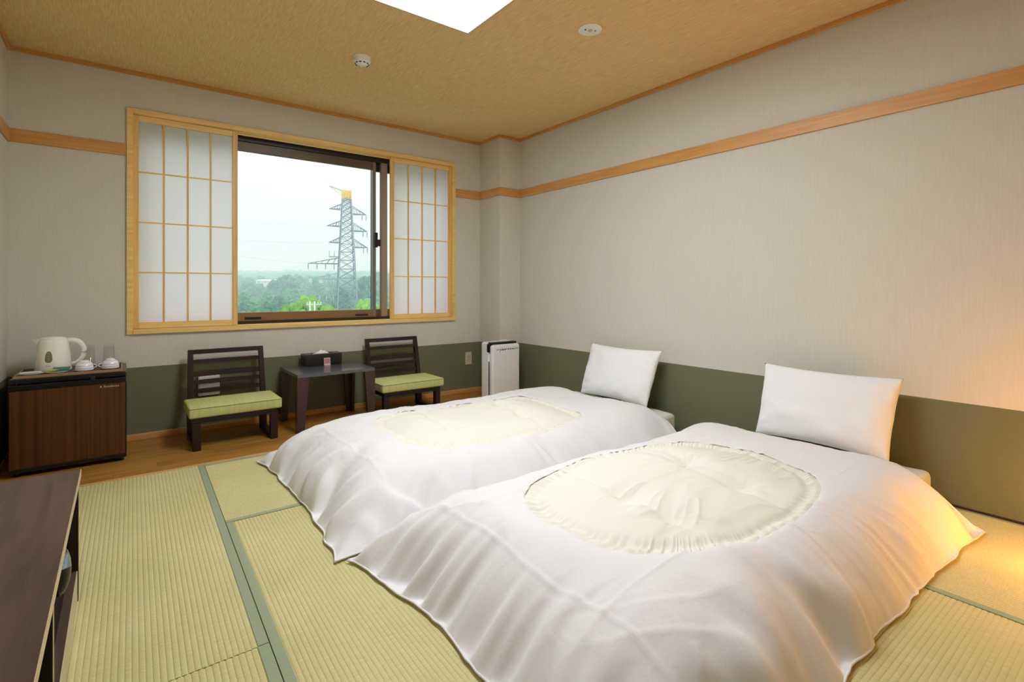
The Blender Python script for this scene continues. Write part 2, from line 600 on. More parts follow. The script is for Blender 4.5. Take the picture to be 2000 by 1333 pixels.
def bord(y):                       # the long seam runs very slightly askew, as in the room
    return 0.334 + (y - 1.57) * 0.0235
def tatami(c00, c10, c11, c01, axis):
    """corners counter-clockwise from low x / low y; ribs run along axis"""
    c = [np.array(p, float) for p in (c00, c10, c11, c01)]
    g = 0.0014
    def at(u, v):
        return (c[0] * (1 - u) + c[1] * u) * (1 - v) + (c[3] * (1 - u) + c[2] * u) * v
    wid = np.linalg.norm(c[1] - c[0]) if axis == 'Y' else np.linalg.norm(c[3] - c[0])
    lenn = np.linalg.norm(c[3] - c[0]) if axis == 'Y' else np.linalg.norm(c[1] - c[0])
    n = max(4, int(round(wid / 0.0150)))
    prof = [(0, -0.0022), (0.10, -0.0010), (0.26, -0.0003), (0.5, 0.0), (0.74, -0.0003), (0.90, -0.0010)]
    sv = []
    for k in range(n):
        for (a, z) in prof:
            sv.append(((k + a) / n, z))
    sv.append((1.0, -0.0022))
    eps_w, eps_l = g / wid, g / lenn
    V, Fc = [], []
    for s, z in sv:
        s = eps_w + s * (1 - 2 * eps_w)
        for l in (eps_l, 1 - eps_l):
            p = at(s, l) if axis == 'Y' else at(l, s)
            V.append((p[0], p[1], z)); V.append((p[0], p[1], -0.03))
    for i in range(len(sv) - 1):
        a, b_ = 4 * i, 4 * (i + 1)
        Fc.append((a, b_, b_ + 2, a + 2))
        Fc.append((a, a + 1, b_ + 1, b_))
        Fc.append((a + 2, b_ + 2, b_ + 3, a + 3))
    e_ = 4 * (len(sv) - 1)
    Fc.append((0, 2, 3, 1)); Fc.append((e_, e_ + 1, e_ + 3, e_ + 2))
    o = np_mesh('tatami_mat', V, Fc, MT['tatY'] if axis == 'Y' else MT['tatX'], floor, smooth=False)
    hw = 0.029 / wid
    for (a, b_) in ((0, hw), (1 - hw, 1)):
        a = max(a, eps_w); b_ = min(b_, 1 - eps_w)
        pts = []
        for s, l in ((a, eps_l), (b_, eps_l), (b_, 1 - eps_l), (a, 1 - eps_l)):
            p = at(s, l) if axis == 'Y' else at(l, s)
            pts.append(p)
        hb = hexa_bm([(p[0], p[1], -0.02) for p in pts], [(p[0], p[1], 0.0012) for p in pts])
        obj('cloth_border', hb, MT['heri'], o)
    return o
TX2 = 2.135
tatami((XL, 1.567), (bord(1.567), 1.567), (bord(3.375), SILL_Y), (XL, SILL_Y), 'Y')
tatami((XL, -0.235), (bord(-0.235), -0.235), (bord(1.567), 1.567), (XL, 1.567), 'Y')
tatami((bord(2.475), 2.475), (TX2, 2.455), (TX2, SILL_Y), (bord(SILL_Y), SILL_Y), 'X')
xm = 1.245
tatami((bord(0.67), 0.67), (xm, 0.67), (xm, 2.466), (bord(2.475), 2.475), 'Y')
tatami((xm, 0.67), (TX2, 0.67), (TX2, 2.455), (xm, 2.466), 'Y')
tatami((bord(-0.235), -0.235), (TX2, -0.235), (TX2, 0.67), (bord(0.67), 0.67), 'X')
tatami((TX2, -0.235), (XR, -0.235), (XR, 1.567), (TX2, 1.567), 'Y')
tatami((TX2, 1.567), (XR, 1.567), (XR, SILL_Y), (TX2, SILL_Y), 'Y')

# ---------------------------------------------------------------- ceiling panel light (lit)
LX0, LX1, LY0, LY1 = 0.965, 1.540, 1.20, 2.418
cl = thing('ceiling_light', 'glowing white ceiling light panel with a thin frame', 'ceiling light', ((LX0 + LX1) / 2, (LY0 + LY1) / 2, H))
hx, hy = (LX1 - LX0) / 2, (LY1 - LY0) / 2
fr = bmesh.new()
for a in ((-hx, hx, hy - 0.014, hy), (-hx, hx, -hy, -hy + 0.014), (-hx, -hx + 0.014, -hy + 0.014, hy - 0.014), (hx - 0.014, hx, -hy + 0.014, hy - 0.014)):
    box_bm(a[0], a[1], a[2], a[3], -0.016, 0.0, 0.001, bm=fr)
obj('frame', fr, plain('panel_frame', srgb(196, 178, 148), rough=0.5), cl)
obj('diffuser', box_bm(-hx + 0.0142, hx - 0.0142, -hy + 0.0142, hy - 0.0142, -0.010, -0.001), emit('panel_glow', (0.915, 0.962, 1.0, 1), PANEL_L), cl)

# ---------------------------------------------------------------- paper floor lamp in the corner (lit, warm)
LPX, LPY = 2.58, 0.09
lp = thing('floor_lamp', 'warm glowing paper floor lamp in the corner beside the near futon', 'lamp', (LPX, LPY, 0))
obj('base', box_bm(-0.11, 0.11, -0.11, 0.11, 0.0, 0.03, 0.004, 2), MT['darkwood'], lp)
for sx in (-1, 1):
    for sy in (-1, 1):
        obj('post', box_bm(sx * 0.1 - 0.008, sx * 0.1 + 0.008, sy * 0.1 - 0.008, sy * 0.1 + 0.008, 0.03, 0.32, 0.002), MT['darkwood'], lp)
tp = bmesh.new()
for a in ((-0.108, 0.108, 0.092, 0.108), (-0.108, 0.108, -0.108, -0.092), (-0.108, -0.092, -0.092, 0.092), (0.092, 0.108, -0.092, 0.092)):
    box_bm(a[0], a[1], a[2], a[3], 0.32, 0.336, 0.002, bm=tp)
obj('top_ring', tp, MT['darkwood'], lp)
sh = bmesh.new()
for a in ((-0.09, 0.09, 0.094, 0.096), (-0.09, 0.09, -0.096, -0.094), (-0.096, -0.094, -0.09, 0.09), (0.094, 0.096, -0.09, 0.09)):
    box_bm(a[0], a[1], a[2], a[3], 0.035, 0.318, bm=sh)
obj('paper_shade', sh, emit('lamp_paper_glow', (1.0, 0.43, 0.085, 1), LAMP_L), lp)

# ---------------------------------------------------------------- window: wooden frame, sashes
win = struct(obj('window_1', (lambda b: [box_bm(*a, 0.0015, bm=b) for a in (
    (WX0, OX0 + 0.018, YB - 0.018, YB + 0.10, WZ0, WZ1), (OX1 - 0.018, WX1, YB - 0.018, YB + 0.10, WZ0, WZ1),
    (OX0 + 0.018, OX1 - 0.018, YB - 0.018, YB + 0.10, WZ1 - 0.032, WZ1), (OX0 + 0.018, OX1 - 0.018, YB - 0.024, YB + 0.10, WZ0, WZ0 + 0.032))] and b)(bmesh.new()), MT['frame']),
    'wide wooden framed window looking out to the pylon')
# groove rails above and below the screens
obj('head_track', box_bm(OX0 + 0.018, OX1 - 0.018, YB + 0.044, YB + 0.052, WZ1 - 0.046, WZ1 - 0.032), MT['frame'], win)
AY = YB + 0.105            # aluminium frame plane
ax0, ax1, az0, az1 = OX0, OX1, 0.74, 2.145
ob = bmesh.new()
box_bm(ax0, ax1, AY, AY + 0.11, az1 - 0.035, OZ1, 0.002, bm=ob)
box_bm(ax0, ax1, AY, AY + 0.11, OZ0, az0 + 0.012, 0.002, bm=ob)
box_bm(ax0, ax0 + 0.03, AY, AY + 0.11, az0 + 0.012, az1 - 0.035, 0.002, bm=ob)
box_bm(ax1 - 0.03, ax1, AY, AY + 0.11, az0 + 0.012, az1 - 0.035, 0.002, bm=ob)
obj('outer_frame', ob, MT['aludark'], win)
def sash(x0, x1, y0, zb, zt, wl, wr, bot, top, matl, matr, matb, matt, name='window_sash'):
    s = bmesh.new()
    s = box_bm(x0 + wl, x1 - wr, y0, y0 + 0.03, zb, zb + bot, 0.002)
    o = obj(name, s, matb, win)
    obj('top_rail', box_bm(x0 + wl, x1 - wr, y0, y0 + 0.03, zt - top, zt, 0.002), matt, o)
    obj('stile', box_bm(x0, x0 + wl, y0, y0 + 0.03, zb, zt, 0.002), matl, o)
    obj('stile', box_bm(x1 - wr, x1, y0, y0 + 0.03, zb, zt, 0.002), matr, o)
    obj('glass_pane', box_bm(x0 + wl - 0.004, x1 - wr + 0.004, y0 + 0.012, y0 + 0.016, zb + bot - 0.004, zt - top + 0.004), MT['glass'], o)
    return o
zb, zt = az0 + 0.012, az1 - 0.035
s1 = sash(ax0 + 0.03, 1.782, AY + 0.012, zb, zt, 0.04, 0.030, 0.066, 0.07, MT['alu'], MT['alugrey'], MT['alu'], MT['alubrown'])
for (sx0, sx1) in ((0.745, 0.858), (1.598, 1.708)):
    obj('vent_slot', box_bm(sx0, sx1, AY + 0.008, AY + 0.0125, 0.764, 0.782, 0.001), MT['black'], s1)
lt = obj('latch', box_bm(1.765, 1.79, AY - 0.012, AY + 0.012, 1.36, 1.49, 0.003, 2), MT['black'], s1)
box_l = obj('latch_lever', box_bm(1.782, 1.812, AY - 0.022, AY - 0.008, 1.37, 1.43, 0.004, 2), MT['black'], s1)
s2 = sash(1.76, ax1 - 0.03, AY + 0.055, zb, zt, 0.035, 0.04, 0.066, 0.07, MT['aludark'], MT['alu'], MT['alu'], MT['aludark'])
obj('meeting_post', box_bm(1.828, 1.885, AY + 0.002, AY + 0.045, zb + 0.0, zt, 0.003), plain('taupe_post', srgb(150, 134, 112), rough=0.45, metal=0.2), win)

# ---------------------------------------------------------------- shoji screens
def shoji(x0, x1, y0, label):
    z0, z1 = WZ0 + 0.034, WZ1 - 0.034
    t = thing('shoji_screen', label, 'sliding screen', ((x0 + x1) / 2, y0, z0), group='shoji screens')
    w = (x1 - x0) / 2; h = z1 - z0; st = 0.033; rl = 0.040; th = 0.026
    obj('stile', box_bm(-w, -w + st, 0, th, 0, h, 0.0015), MT['trimz'], t)
    obj('stile', box_bm(w - st, w, 0, th, 0, h, 0.0015), MT['trimz'], t)
    obj('rail', box_bm(-w + st, w - st, 0.001, th - 0.001, 0, rl, 0.0015), MT['frame'], t)
    obj('rail', box_bm(-w + st, w - st, 0.001, th - 0.001, h - rl, h, 0.0015), MT['frame'], t)
    gx0, gx1, gz0, gz1 = -w + st, w - st, rl, h - rl
    cxs = [gx0 + (gx1 - gx0) * k / 4 for k in range(5)]
    czs = [gz0 + (gz1 - gz0) * k / 4 for k in range(5)]
    for k in (1, 2, 3):
        obj('muntin', box_bm(cxs[k] - 0.0055, cxs[k] + 0.0055, 0.003, 0.012, gz0, gz1), MT['trimz'], t)
        obj('muntin', box_bm(gx0, gx1, 0.006, 0.013, czs[k] - 0.0045, czs[k] + 0.0045), MT['frame'], t)
    for i in range(4):
        for k in range(4):
            obj('paper_pane', box_bm(cxs[i], cxs[i + 1], 0.0135, 0.0142, czs[k], czs[k + 1]), MT['paper'], t)
    return t
sl = shoji(0.061, 0.680, YB + 0.010, 'shoji screen with sixteen white paper panes, on the refrigerator side of the window')
obj('finger_pull', box_bm(0.2955, 0.3035, -0.0015, 0.001, 0.58, 0.66, 0.0005), MT['trimz'], sl)
shoji(1.872, 2.485, YB + 0.010, 'shoji screen with sixteen white paper panes, on the corner column side of the window')

# ---------------------------------------------------------------- ceiling fittings
sd = thing('smoke_detector', 'white domed smoke detector with dark slots on the ceiling', 'smoke detector', (1.185, 3.083, H))
obj('housing', lathe_bm([(0, -0.052), (0.022, -0.052), (0.03, -0.046), (0.048, -0.036), (0.052, -0.028), (0.052, -0.006), (0.055, -0.004), (0.055, 0), (0, 0)], 36), MT['white'], sd)
for k in range(10):
    a = k * math.pi / 5
    b_ = box_bm(-0.006, 0.006, -0.003, 0.003, -0.0445, -0.0385, 0.001)
    bmesh.ops.transform(b_, matrix=Matrix.Rotation(a, 4, 'Z') @ Matrix.Translation((0, 0.0395, -0.001)), verts=b_.verts)
    obj('vent_slot', b_, MT['black'], sd)
el = thing('emergency_light', 'round white recessed emergency light with a small lens on the ceiling', 'light', (2.057, 1.986, H))
obj('cover_plate', lathe_bm([(0, -0.006), (0.022, -0.006), (0.024, -0.004), (0.058, -0.007), (0.065, -0.005), (0.066, 0), (0, 0)], 40), MT['white'], el)
obj('lens', lathe_bm([(0, -0.013), (0.006, -0.012), (0.011, -0.009), (0.012, -0.005), (0, -0.005)], 20), plain('amber_lens', srgb(206, 196, 160), rough=0.1), el)
obj('indicator', lathe_bm([(0, -0.010), (0.004, -0.009), (0.0045, -0.0045), (0, -0.0045)], 14, cx=-0.026, cy=0.012), plain('dark_green_dot', srgb(50, 70, 60), rough=0.3), el)
obj('test_button', lathe_bm([(0, -0.010), (0.004, -0.009), (0.0045, -0.0045), (0, -0.0045)], 14, cx=0.026, cy=-0.012), plain('grey_dot', srgb(150, 150, 148), rough=0.3), el)

# ---------------------------------------------------------------- wall plates
op = thing('wall_outlet', 'beige wall outlet plate on the green band beside the air purifier', 'outlet', (2.664, YB, 0.328))
obj('plate', box_bm(-0.036, 0.036, -0.008, 0, -0.06, 0.06, 0.003, 2), plain('beige_plate', srgb(206, 196, 168), rough=0.4), op)
obj('socket', box_bm(-0.018, 0.018, -0.0105, -0.008, -0.03, 0.034, 0.001), plain('beige_socket', srgb(196, 186, 156), rough=0.4), op)
for zz in (-0.012, 0.018):
    for xx in (-0.007, 0.007):
        obj('slot', box_bm(xx - 0.0012, xx + 0.0012, -0.0112, -0.0104, zz - 0.006, zz + 0.006), MT['blackmatte'], op)
jb = thing('wall_box', 'white box cover on the green band behind the slatted chair', 'cover', (0.494, YB, 0.32))
obj('cover', box_bm(-0.066, 0.066, -0.035, 0, -0.072, 0.072, 0.008, 3), MT['white'], jb, smooth=False)
obj('seam', box_bm(-0.0662, 0.0662, -0.012, -0.010, -0.0722, 0.0722), plain('grey_seam', srgb(150, 150, 148)), jb)

# ---------------------------------------------------------------- low chairs
MT['cushion'] = plain('green_striped_cushion', srgb(192, 194, 128), rough=0.8, spec=0.15, var=0.10, vscale=3.0, stretch=(60, 2, 2), bump=0.1, bscale=40)
MT['darkx'] = wood('dark_stained_x', srgb(30, 15, 13), srgb(46, 24, 21), 'X', 3.0, 50.0, rough=0.32)
MT['darkz'] = wood('dark_stained_z', srgb(30, 15, 13), srgb(46, 24, 21), 'Z', 3.0, 50.0, rough=0.32)
MT['piping'] = plain('olive_piping', srgb(120, 126, 70), rough=0.8)
def low_chair(label):
    t = thing('low_chair', label, 'chair', (0, 0, 0), group='low chairs by the window')
    W = 0.243
    D = 0.37
    for s in (-1, 1):
        obj('leg', box_bm(s * (W - 0.022) - 0.022, s * (W - 0.022) + 0.022, 0.0, 0.045, 0.0, 0.17, 0.002), MT['darkz'], t)
        obj('leg', box_bm(s * (W - 0.022) - 0.022, s * (W - 0.022) + 0.022, D - 0.045, D, 0.0, 0.17, 0.002), MT['darkz'], t)
        obj('runner', box_bm(s * (W - 0.022) - 0.02, s * (W - 0.022) + 0.02, 0.045, D - 0.045, 0.0, 0.034, 0.002), MT['darkx'], t)
        # reclining back post
        x = s * (W - 0.02)
        p = [(x - 0.017, D - 0.055, 0.17), (x + 0.017, D - 0.055, 0.17), (x + 0.017, D - 0.015, 0.17), (x - 0.017, D - 0.015, 0.17)]
        x2 = s * (W - 0.026)
        q = [(x2 - 0.016, D + 0.030, 0.583), (x2 + 0.016, D + 0.030, 0.583), (x2 + 0.016, D + 0.058, 0.583), (x2 - 0.016, D + 0.058, 0.583)]
        obj('back_post', hexa_bm(p, q, 0.003), MT['darkz'], t)
    obj('seat_frame', box_bm(-W, W, 0.0, D, 0.17, 0.205, 0.003), MT['darkx'], t)
    cu = box_bm(-W - 0.022, W + 0.022, -0.025, D - 0.065, 0.205, 0.272, 0.012, 3)
    bmesh.ops.subdivide_edges(cu, edges=[e for e in cu.edges if e.calc_length() > 0.2], cuts=8, use_grid_fill=True)
    for v in cu.verts:
        if v.co.z > 0.25:
            u = v.co.x / (W + 0.022); w_ = (v.co.y - 0.14) / 0.165
            v.co.z += 0.006 * (1 - u * u) * (1 - min(1, w_ * w_))
    c = obj('cushion', cu, MT['cushion'], t, smooth=True)
    xa, ya0, ya1 = W + 0.0215, -0.0245, D - 0.0655
    for zz in (0.264,):
        loop = [(-xa + 0.012, ya0, zz), (xa - 0.012, ya0, zz), (xa - 0.003, ya0 + 0.003, zz), (xa, ya0 + 0.012, zz), (xa, ya1 - 0.012, zz), (xa - 0.012, ya1, zz), (-xa + 0.012, ya1, zz), (-xa, ya1 - 0.012, zz), (-xa, ya0 + 0.012, zz), (-xa + 0.003, ya0 + 0.003, zz)]
        obj('piping', tube_bm(loop, 0.0022, 6, closed=True), MT['piping'], c)
    def yb(z):
        return D - 0.035 + 0.079 * (z - 0.17) / 0.413
    obj('top_rail', box_bm(-W + 0.036, W - 0.036, yb(0.57) - 0.013, yb(0.57) + 0.013, 0.553, 0.583, 0.003), MT['darkx'], t)
    for z0, z1 in ((0.492, 0.516), (0.402, 0.438), (0.352, 0.380), (0.293, 0.322)):
        zc = (z0 + z1) / 2
        n = 10
        V = bmesh.new()
        prev = None
        for k in range(n + 1):
            x = (-W + 0.034) + (2 * W - 0.068) * k / n
            bow = 0.012 * (1 - (2 * k / n - 1) ** 2)
            ring = [V.verts.new((x, yb(zc) + bow + a, z)) for a, z in ((-0.008, z0), (0.008, z0), (0.008, z1), (-0.008, z1))]
            if prev:
                for j in range(4):
                    V.faces.new((prev[j], prev[(j + 1) % 4], ring[(j + 1) % 4], ring[j]))
            prev = ring
        bmesh.ops.recalc_face_normals(V, faces=V.faces)
        obj('back_slat', V, MT['darkx'], t)
    return t
ch = low_chair('dark slatted low chair with a green cushion, between the refrigerator and the small table')
ch.location = (0.592, 3.675, 0)
ch2 = copy_tree(ch)
ch2.location = (1.835, 3.69, 0)
ch2['label'] = 'dark slatted low chair with a green cushion, between the small table and the air purifier'

# ---------------------------------------------------------------- small table, tissue box, card
MT['tabletop'] = plain('black_tabletop', srgb(66, 68, 76), rough=0.3, spec=0.6, coat=0.6)  # dark top; bluish window sheen put into the base colour
TX0, TX1, TY0, TY1, TZ = 0.958, 1.512, 3.672, 4.150, 0.408
tb = thing('side_table', 'low dark side table with tapered corner legs between the two chairs', 'table', ((TX0 + TX1) / 2, (TY0 + TY1) / 2, 0))
tw, td = (TX1 - TX0) / 2, (TY1 - TY0) / 2
obj('tabletop', box_bm(-tw, tw, -td, td, TZ - 0.024, TZ, 0.002), MT['tabletop'], tb)
MT['legwood'] = wood('table_leg_wood', srgb(62, 40, 40), srgb(78, 52, 50), 'Z', 3.0, 50.0, rough=0.35)
for sx in (-1, 1):
    for sy in (-1, 1):
        L = bmesh.new()
        z1 = TZ - 0.024
        th = 0.022
        wt_, wb_ = 0.078, 0.048
        # front flat leg board, tapering from inside
        for flat in ('x', 'y'):
            a0, a1 = 0.0, 1.0
            if flat == 'x':
                bot = [(sx * tw, sy * td, 0), (sx * (tw - wb_), sy * td, 0), (sx * (tw - wb_), sy * (td - th), 0), (sx * tw, sy * (td - th), 0)]
                top = [(sx * tw, sy * td, z1), (sx * (tw - wt_), sy * td, z1), (sx * (tw - wt_), sy * (td - th), z1), (sx * tw, sy * (td - th), z1)]
            else:
                bot = [(sx * tw, sy * (td - th), 0), (sx * (tw - th), sy * (td - th), 0), (sx * (tw - th), sy * (td - wb_), 0), (sx * tw, sy * (td - wb_), 0)]
                top = [(sx * tw, sy * (td - th), z1), (sx * (tw - th), sy * (td - th), z1), (sx * (tw - th), sy * (td - wt_), z1), (sx * tw, sy * (td - wt_), z1)]
            merge(L, hexa_bm(bot, top))
        obj('leg', L, MT['legwood'], tb)

tx = thing('tissue_box', 'black tissue box cover with a white tissue poking out on the side table', 'tissue box', (1.245, 4.083, TZ))
bb = bmesh.new()
box_bm(-0.14, 0.14, -0.058, 0.058, 0.0, 0.080, 0.003, 2, bm=bb)
obj('case', bb, plain('black_leather', srgb(14, 15, 18), rough=0.4, bump=0.15, bscale=300), tx)
lidb = bmesh.new()
for a in ((-0.141, 0.141, 0.022, 0.059), (-0.141, 0.141, -0.059, -0.022), (-0.141, -0.085, -0.022, 0.022), (0.085, 0.141, -0.022, 0.022)):
    box_bm(*a, 0.0805, 0.088, 0.001, bm=lidb)
obj('lid', lidb, plain('black_leather_lid', srgb(18, 20, 24), rough=0.35), tx)
V, Fc = [], []
nu, nv = 22, 10
for j in range(nv + 1):
    for i in range(nu + 1):
        u = i / nu * 2 - 1; v = j / nv
        hgt = 0.030 * (1 - abs(u) ** 1.7) * math.sin(math.pi * min(1, v * 1.0)) ** 0.6
        V.append((u * 0.066 * (1 - 0.15 * math.sin(math.pi * v)), -0.016 + 0.032 * v + 0.004 * math.sin(u * 7 + v * 3), 0.082 + hgt + 0.003 * math.sin(u * 11 + v * 5)))
for j in range(nv):
    for i in range(nu):
        a = j * (nu + 1) + i
        Fc.append((a, a + 1, a + nu + 2, a + nu + 1))
np_mesh('tissue', V, Fc, plain('white_tissue', srgb(240, 238, 238), rough=0.9), tx)
cd = thing('card', 'tiny white and pink card standing in front of the tissue box', 'card', (1.268, 4.018, TZ))
obj('card_face', hexa_bm([(-0.024, -0.004, 0), (0.024, -0.004, 0), (0.024, -0.0025, 0), (-0.024, -0.0025, 0)], [(-0.024, 0.0035, 0.056), (0.024, 0.0035, 0.056), (0.024, 0.005, 0.056), (-0.024, 0.005, 0.056)]), plain('pale_card', srgb(206, 196, 192), rough=0.4), cd)
obj('print', hexa_bm([(-0.019, -0.0030, 0.012), (0.019, -0.0030, 0.012), (0.019, -0.0020, 0.012), (-0.019, -0.0020, 0.012)], [(-0.019, 0.0020, 0.05), (0.019, 0.0020, 0.05), (0.019, 0.0030, 0.05), (-0.019, 0.0030, 0.05)]), plain('pink_print', srgb(176, 128, 124), rough=0.5), cd)

# ---------------------------------------------------------------- refrigerator
FX0, FX1, FY0, FY1, FZ = -0.468, 0.028, 3.725, 4.165, 0.518
fg = thing('refrigerator', 'small refrigerator with a walnut grain door and black top in the corner', 'refrigerator', ((FX0 + FX1) / 2, FY0, 0))
fw = (FX1 - FX0) / 2
MT['fridgewood'] = wood('fridge_walnut', srgb(46, 23, 7), srgb(104, 62, 26), 'Z', 0.6, 42.0, rough=0.42, lo=0.25, hi=0.75)
MT['darkgrey'] = plain('dark_grey_plastic', srgb(34, 34, 36), rough=0.35)
obj('body', box_bm(-fw + 0.004, fw - 0.004, 0.04, FY1 - FY0, 0.022, FZ - 0.028, 0.003), MT['blackmatte'], fg)
obj('top_cover', box_bm(-fw, fw, 0.012, FY1 - FY0, FZ - 0.028, FZ, 0.005, 2), MT['black'], fg)
dr = obj('door', box_bm(-fw + 0.002, fw - 0.006, 0.0, 0.036, 0.045, FZ - 0.060, 0.002), MT['fridgewood'], fg)
obj('door_top_trim', box_bm(-fw, fw - 0.002, -0.002, 0.036, FZ - 0.060, FZ - 0.030, 0.004, 2), MT['black'], dr)
obj('door_bottom_trim', box_bm(-fw, fw - 0.002, -0.001, 0.036, 0.024, 0.045, 0.003), MT['black'], dr)
obj('door_side_trim', box_bm(fw - 0.0058, fw - 0.001, -0.001, 0.036, 0.045, FZ - 0.060, 0.001), MT['black'], dr)
logo = plain('silver_print', srgb(206, 200, 186), rough=0.4)
text_mesh('logo', 'Excellence', 0.0165, logo, dr, (0.178, -0.0004, FZ - 0.076), (math.pi / 2, 0, 0), 0.0004)
obj('logo_mark', box_bm(0.127, 0.133, -0.001, 0.0005, FZ - 0.080, FZ - 0.072), logo, dr)
obj('hinge_cap', box_bm(0.085, 0.104, -0.004, 0.012, FZ - 0.031, FZ - 0.010, 0.002), MT['darkgrey'], fg)
obj('hinge_pin', box_bm(0.083, 0.086, -0.005, 0.0, FZ - 0.030, FZ - 0.014), MT['chrome'], fg)
obj('hinge_cap', box_bm(-fw + 0.03, -fw + 0.034, -0.004, 0.012, FZ - 0.032, FZ - 0.012, 0.001), MT['darkgrey'], fg)
for sx in (-1, 1):
    obj('foot', lathe_bm([(0, 0), (0.018, 0), (0.016, 0.024), (0, 0.024)], 16, cx=sx * (fw - 0.03), cy=0.05), MT['black'], fg)
    obj('foot', lathe_bm([(0, 0), (0.018, 0), (0.016, 0.024), (0, 0.024)], 16, cx=sx * (fw - 0.03), cy=0.39), MT['black'], fg)

# tray with tea things on top of it
RX, RY = -0.222, 3.91
tr = thing('serving_tray', 'dark brown serving tray with a pale rim on the refrigerator', 'tray', (RX, RY, FZ))
MT['traywood'] = plain('brown_tray', srgb(70, 44, 30), rough=0.45, var=0.1, vscale=20)
obj('tray_bed', box_bm(-0.222, 0.222, -0.155, 0.155, 0.0, 0.008, 0.002), MT['traywood'], tr)
rim = bmesh.new()
for a in ((-0.232, 0.232, 0.155, 0.165), (-0.232, 0.232, -0.165, -0.155), (-0.232, -0.222, -0.155, 0.155), (0.222, 0.232, -0.155, 0.155)):
    box_bm(a[0], a[1], a[2], a[3], 0.0, 0.016, 0.002, bm=rim)
obj('rim', rim, plain('tan_tray_rim', srgb(150, 122, 92), rough=0.4), tr)
TZ0 = FZ + 0.0082

kt = thing('kettle', 'white electric kettle with a smoky water gauge on the tray', 'kettle', (-0.308, 3.945, TZ0))
kt.scale = (0.94, 0.94, 1.10)
body = lathe_bm([(0, 0.0), (0.078, 0.0), (0.084, 0.004), (0.0845, 0.03), (0.081, 0.08), (0.075, 0.13), (0.070, 0.158), (0.066, 0.166), (0, 0.166)], 48)
obj('body', body, MT['offwhite'], kt)
obj('power_base', lathe_bm([(0.0845, 0.018), (0.0862, 0.016), (0.0862, 0.006), (0.0845, 0.003)], 48), plain('kettle_base_grey', srgb(214, 210, 198), rough=0.3), kt)
obj('lid', lathe_bm([(0.064, 0.166), (0.064, 0.170), (0.052, 0.177), (0.02, 0.181), (0, 0.181)], 40), MT['offwhite'], kt)
sp = bmesh.new()
A = [(-0.050, -0.026, 0.166), (-0.050, 0.026, 0.166), (-0.058, 0.020, 0.112), (-0.058, -0.020, 0.112)]
B = [(-0.076, -0.016, 0.170), (-0.076, 0.016, 0.170), (-0.074, 0.012, 0.140), (-0.074, -0.012, 0.140)]
Cc = [(-0.096, -0.006, 0.171), (-0.096, 0.006, 0.171), (-0.092, 0.005, 0.162), (-0.092, -0.005, 0.162)]
rg = [[sp.verts.new(p) for p in q] for q in (A, B, Cc)]
for a, c in zip(rg, rg[1:]):
    for k in range(4):
        sp.faces.new((a[k], a[(k + 1) % 4], c[(k + 1) % 4], c[k]))
sp.faces.new(rg[-1])
bmesh.ops.recalc_face_normals(sp, faces=sp.faces)
obj('spout', sp, MT['offwhite'], kt)
hp = []
for k in range(19):
    a = math.pi * (0.5 - k / 18 * 0.98)
    hp.append((0.078 + 0.066 * max(0, math.cos(a)) ** 0.85 + (0.0 if k < 12 else -0.002), 0, 0.095 + 0.062 * math.sin(a)))
hp[0] = (0.058, 0, 0.157)
obj('handle', tube_bm(hp, [0.015] * 8 + [0.0145] * 4 + [0.013, 0.012, 0.011, 0.010, 0.009, 0.0085, 0.008], 12, flat=(1.15, 1.0)), MT['offwhite'], kt)
def on_body(ang, z, out):
    r = np.interp(z, [0.004, 0.03, 0.08, 0.13, 0.158], [0.084, 0.0845, 0.081, 0.075, 0.070]) + out
    return (r * math.cos(ang), r * math.sin(ang), z)
gv = bmesh.new()
a0 = math.radians(-101)
ctr = gv.verts.new(on_body(a0, 0.08, 0.0022))
rgv, rgo = [], []
for k in range(28):
    a = 2 * math.pi * k / 28
    ca, sa = math.cos(a), math.sin(a)
    zz = 0.080 + 0.029 * math.copysign(abs(sa) ** 0.75, sa)
    hw_ = 0.0165 - 0.0035 * sa
    rgv.append(gv.verts.new(on_body(a0 + hw_ * math.copysign(abs(ca) ** 0.75, ca) / 0.08, zz, 0.0015)))
for k in range(28):
    gv.faces.new((ctr, rgv[k], rgv[(k + 1) % 28]))
bmesh.ops.recalc_face_normals(gv, faces=gv.faces)
gg = obj('water_gauge', gv, plain('smoky_gauge', srgb(128, 116, 92), rough=0.15), kt)
for zz in (0.07, 0.084, 0.098):
    p0, p1 = on_body(a0 - 0.06, zz, 0.0028), on_body(a0 + 0.06, zz, 0.0028)
    obj('level_mark', bar_bm(p0, p1, 0.0018), plain('pale_mark', srgb(196, 176, 140)), gg)
p0, p1 = on_body(a0 - 0.15, 0.034, 0.0006), on_body(a0 + 0.13, 0.034, 0.0006)
obj('maker_mark', bar_bm(p0, p1, 0.0026), plain('grey_mark', srgb(150, 150, 156)), kt)

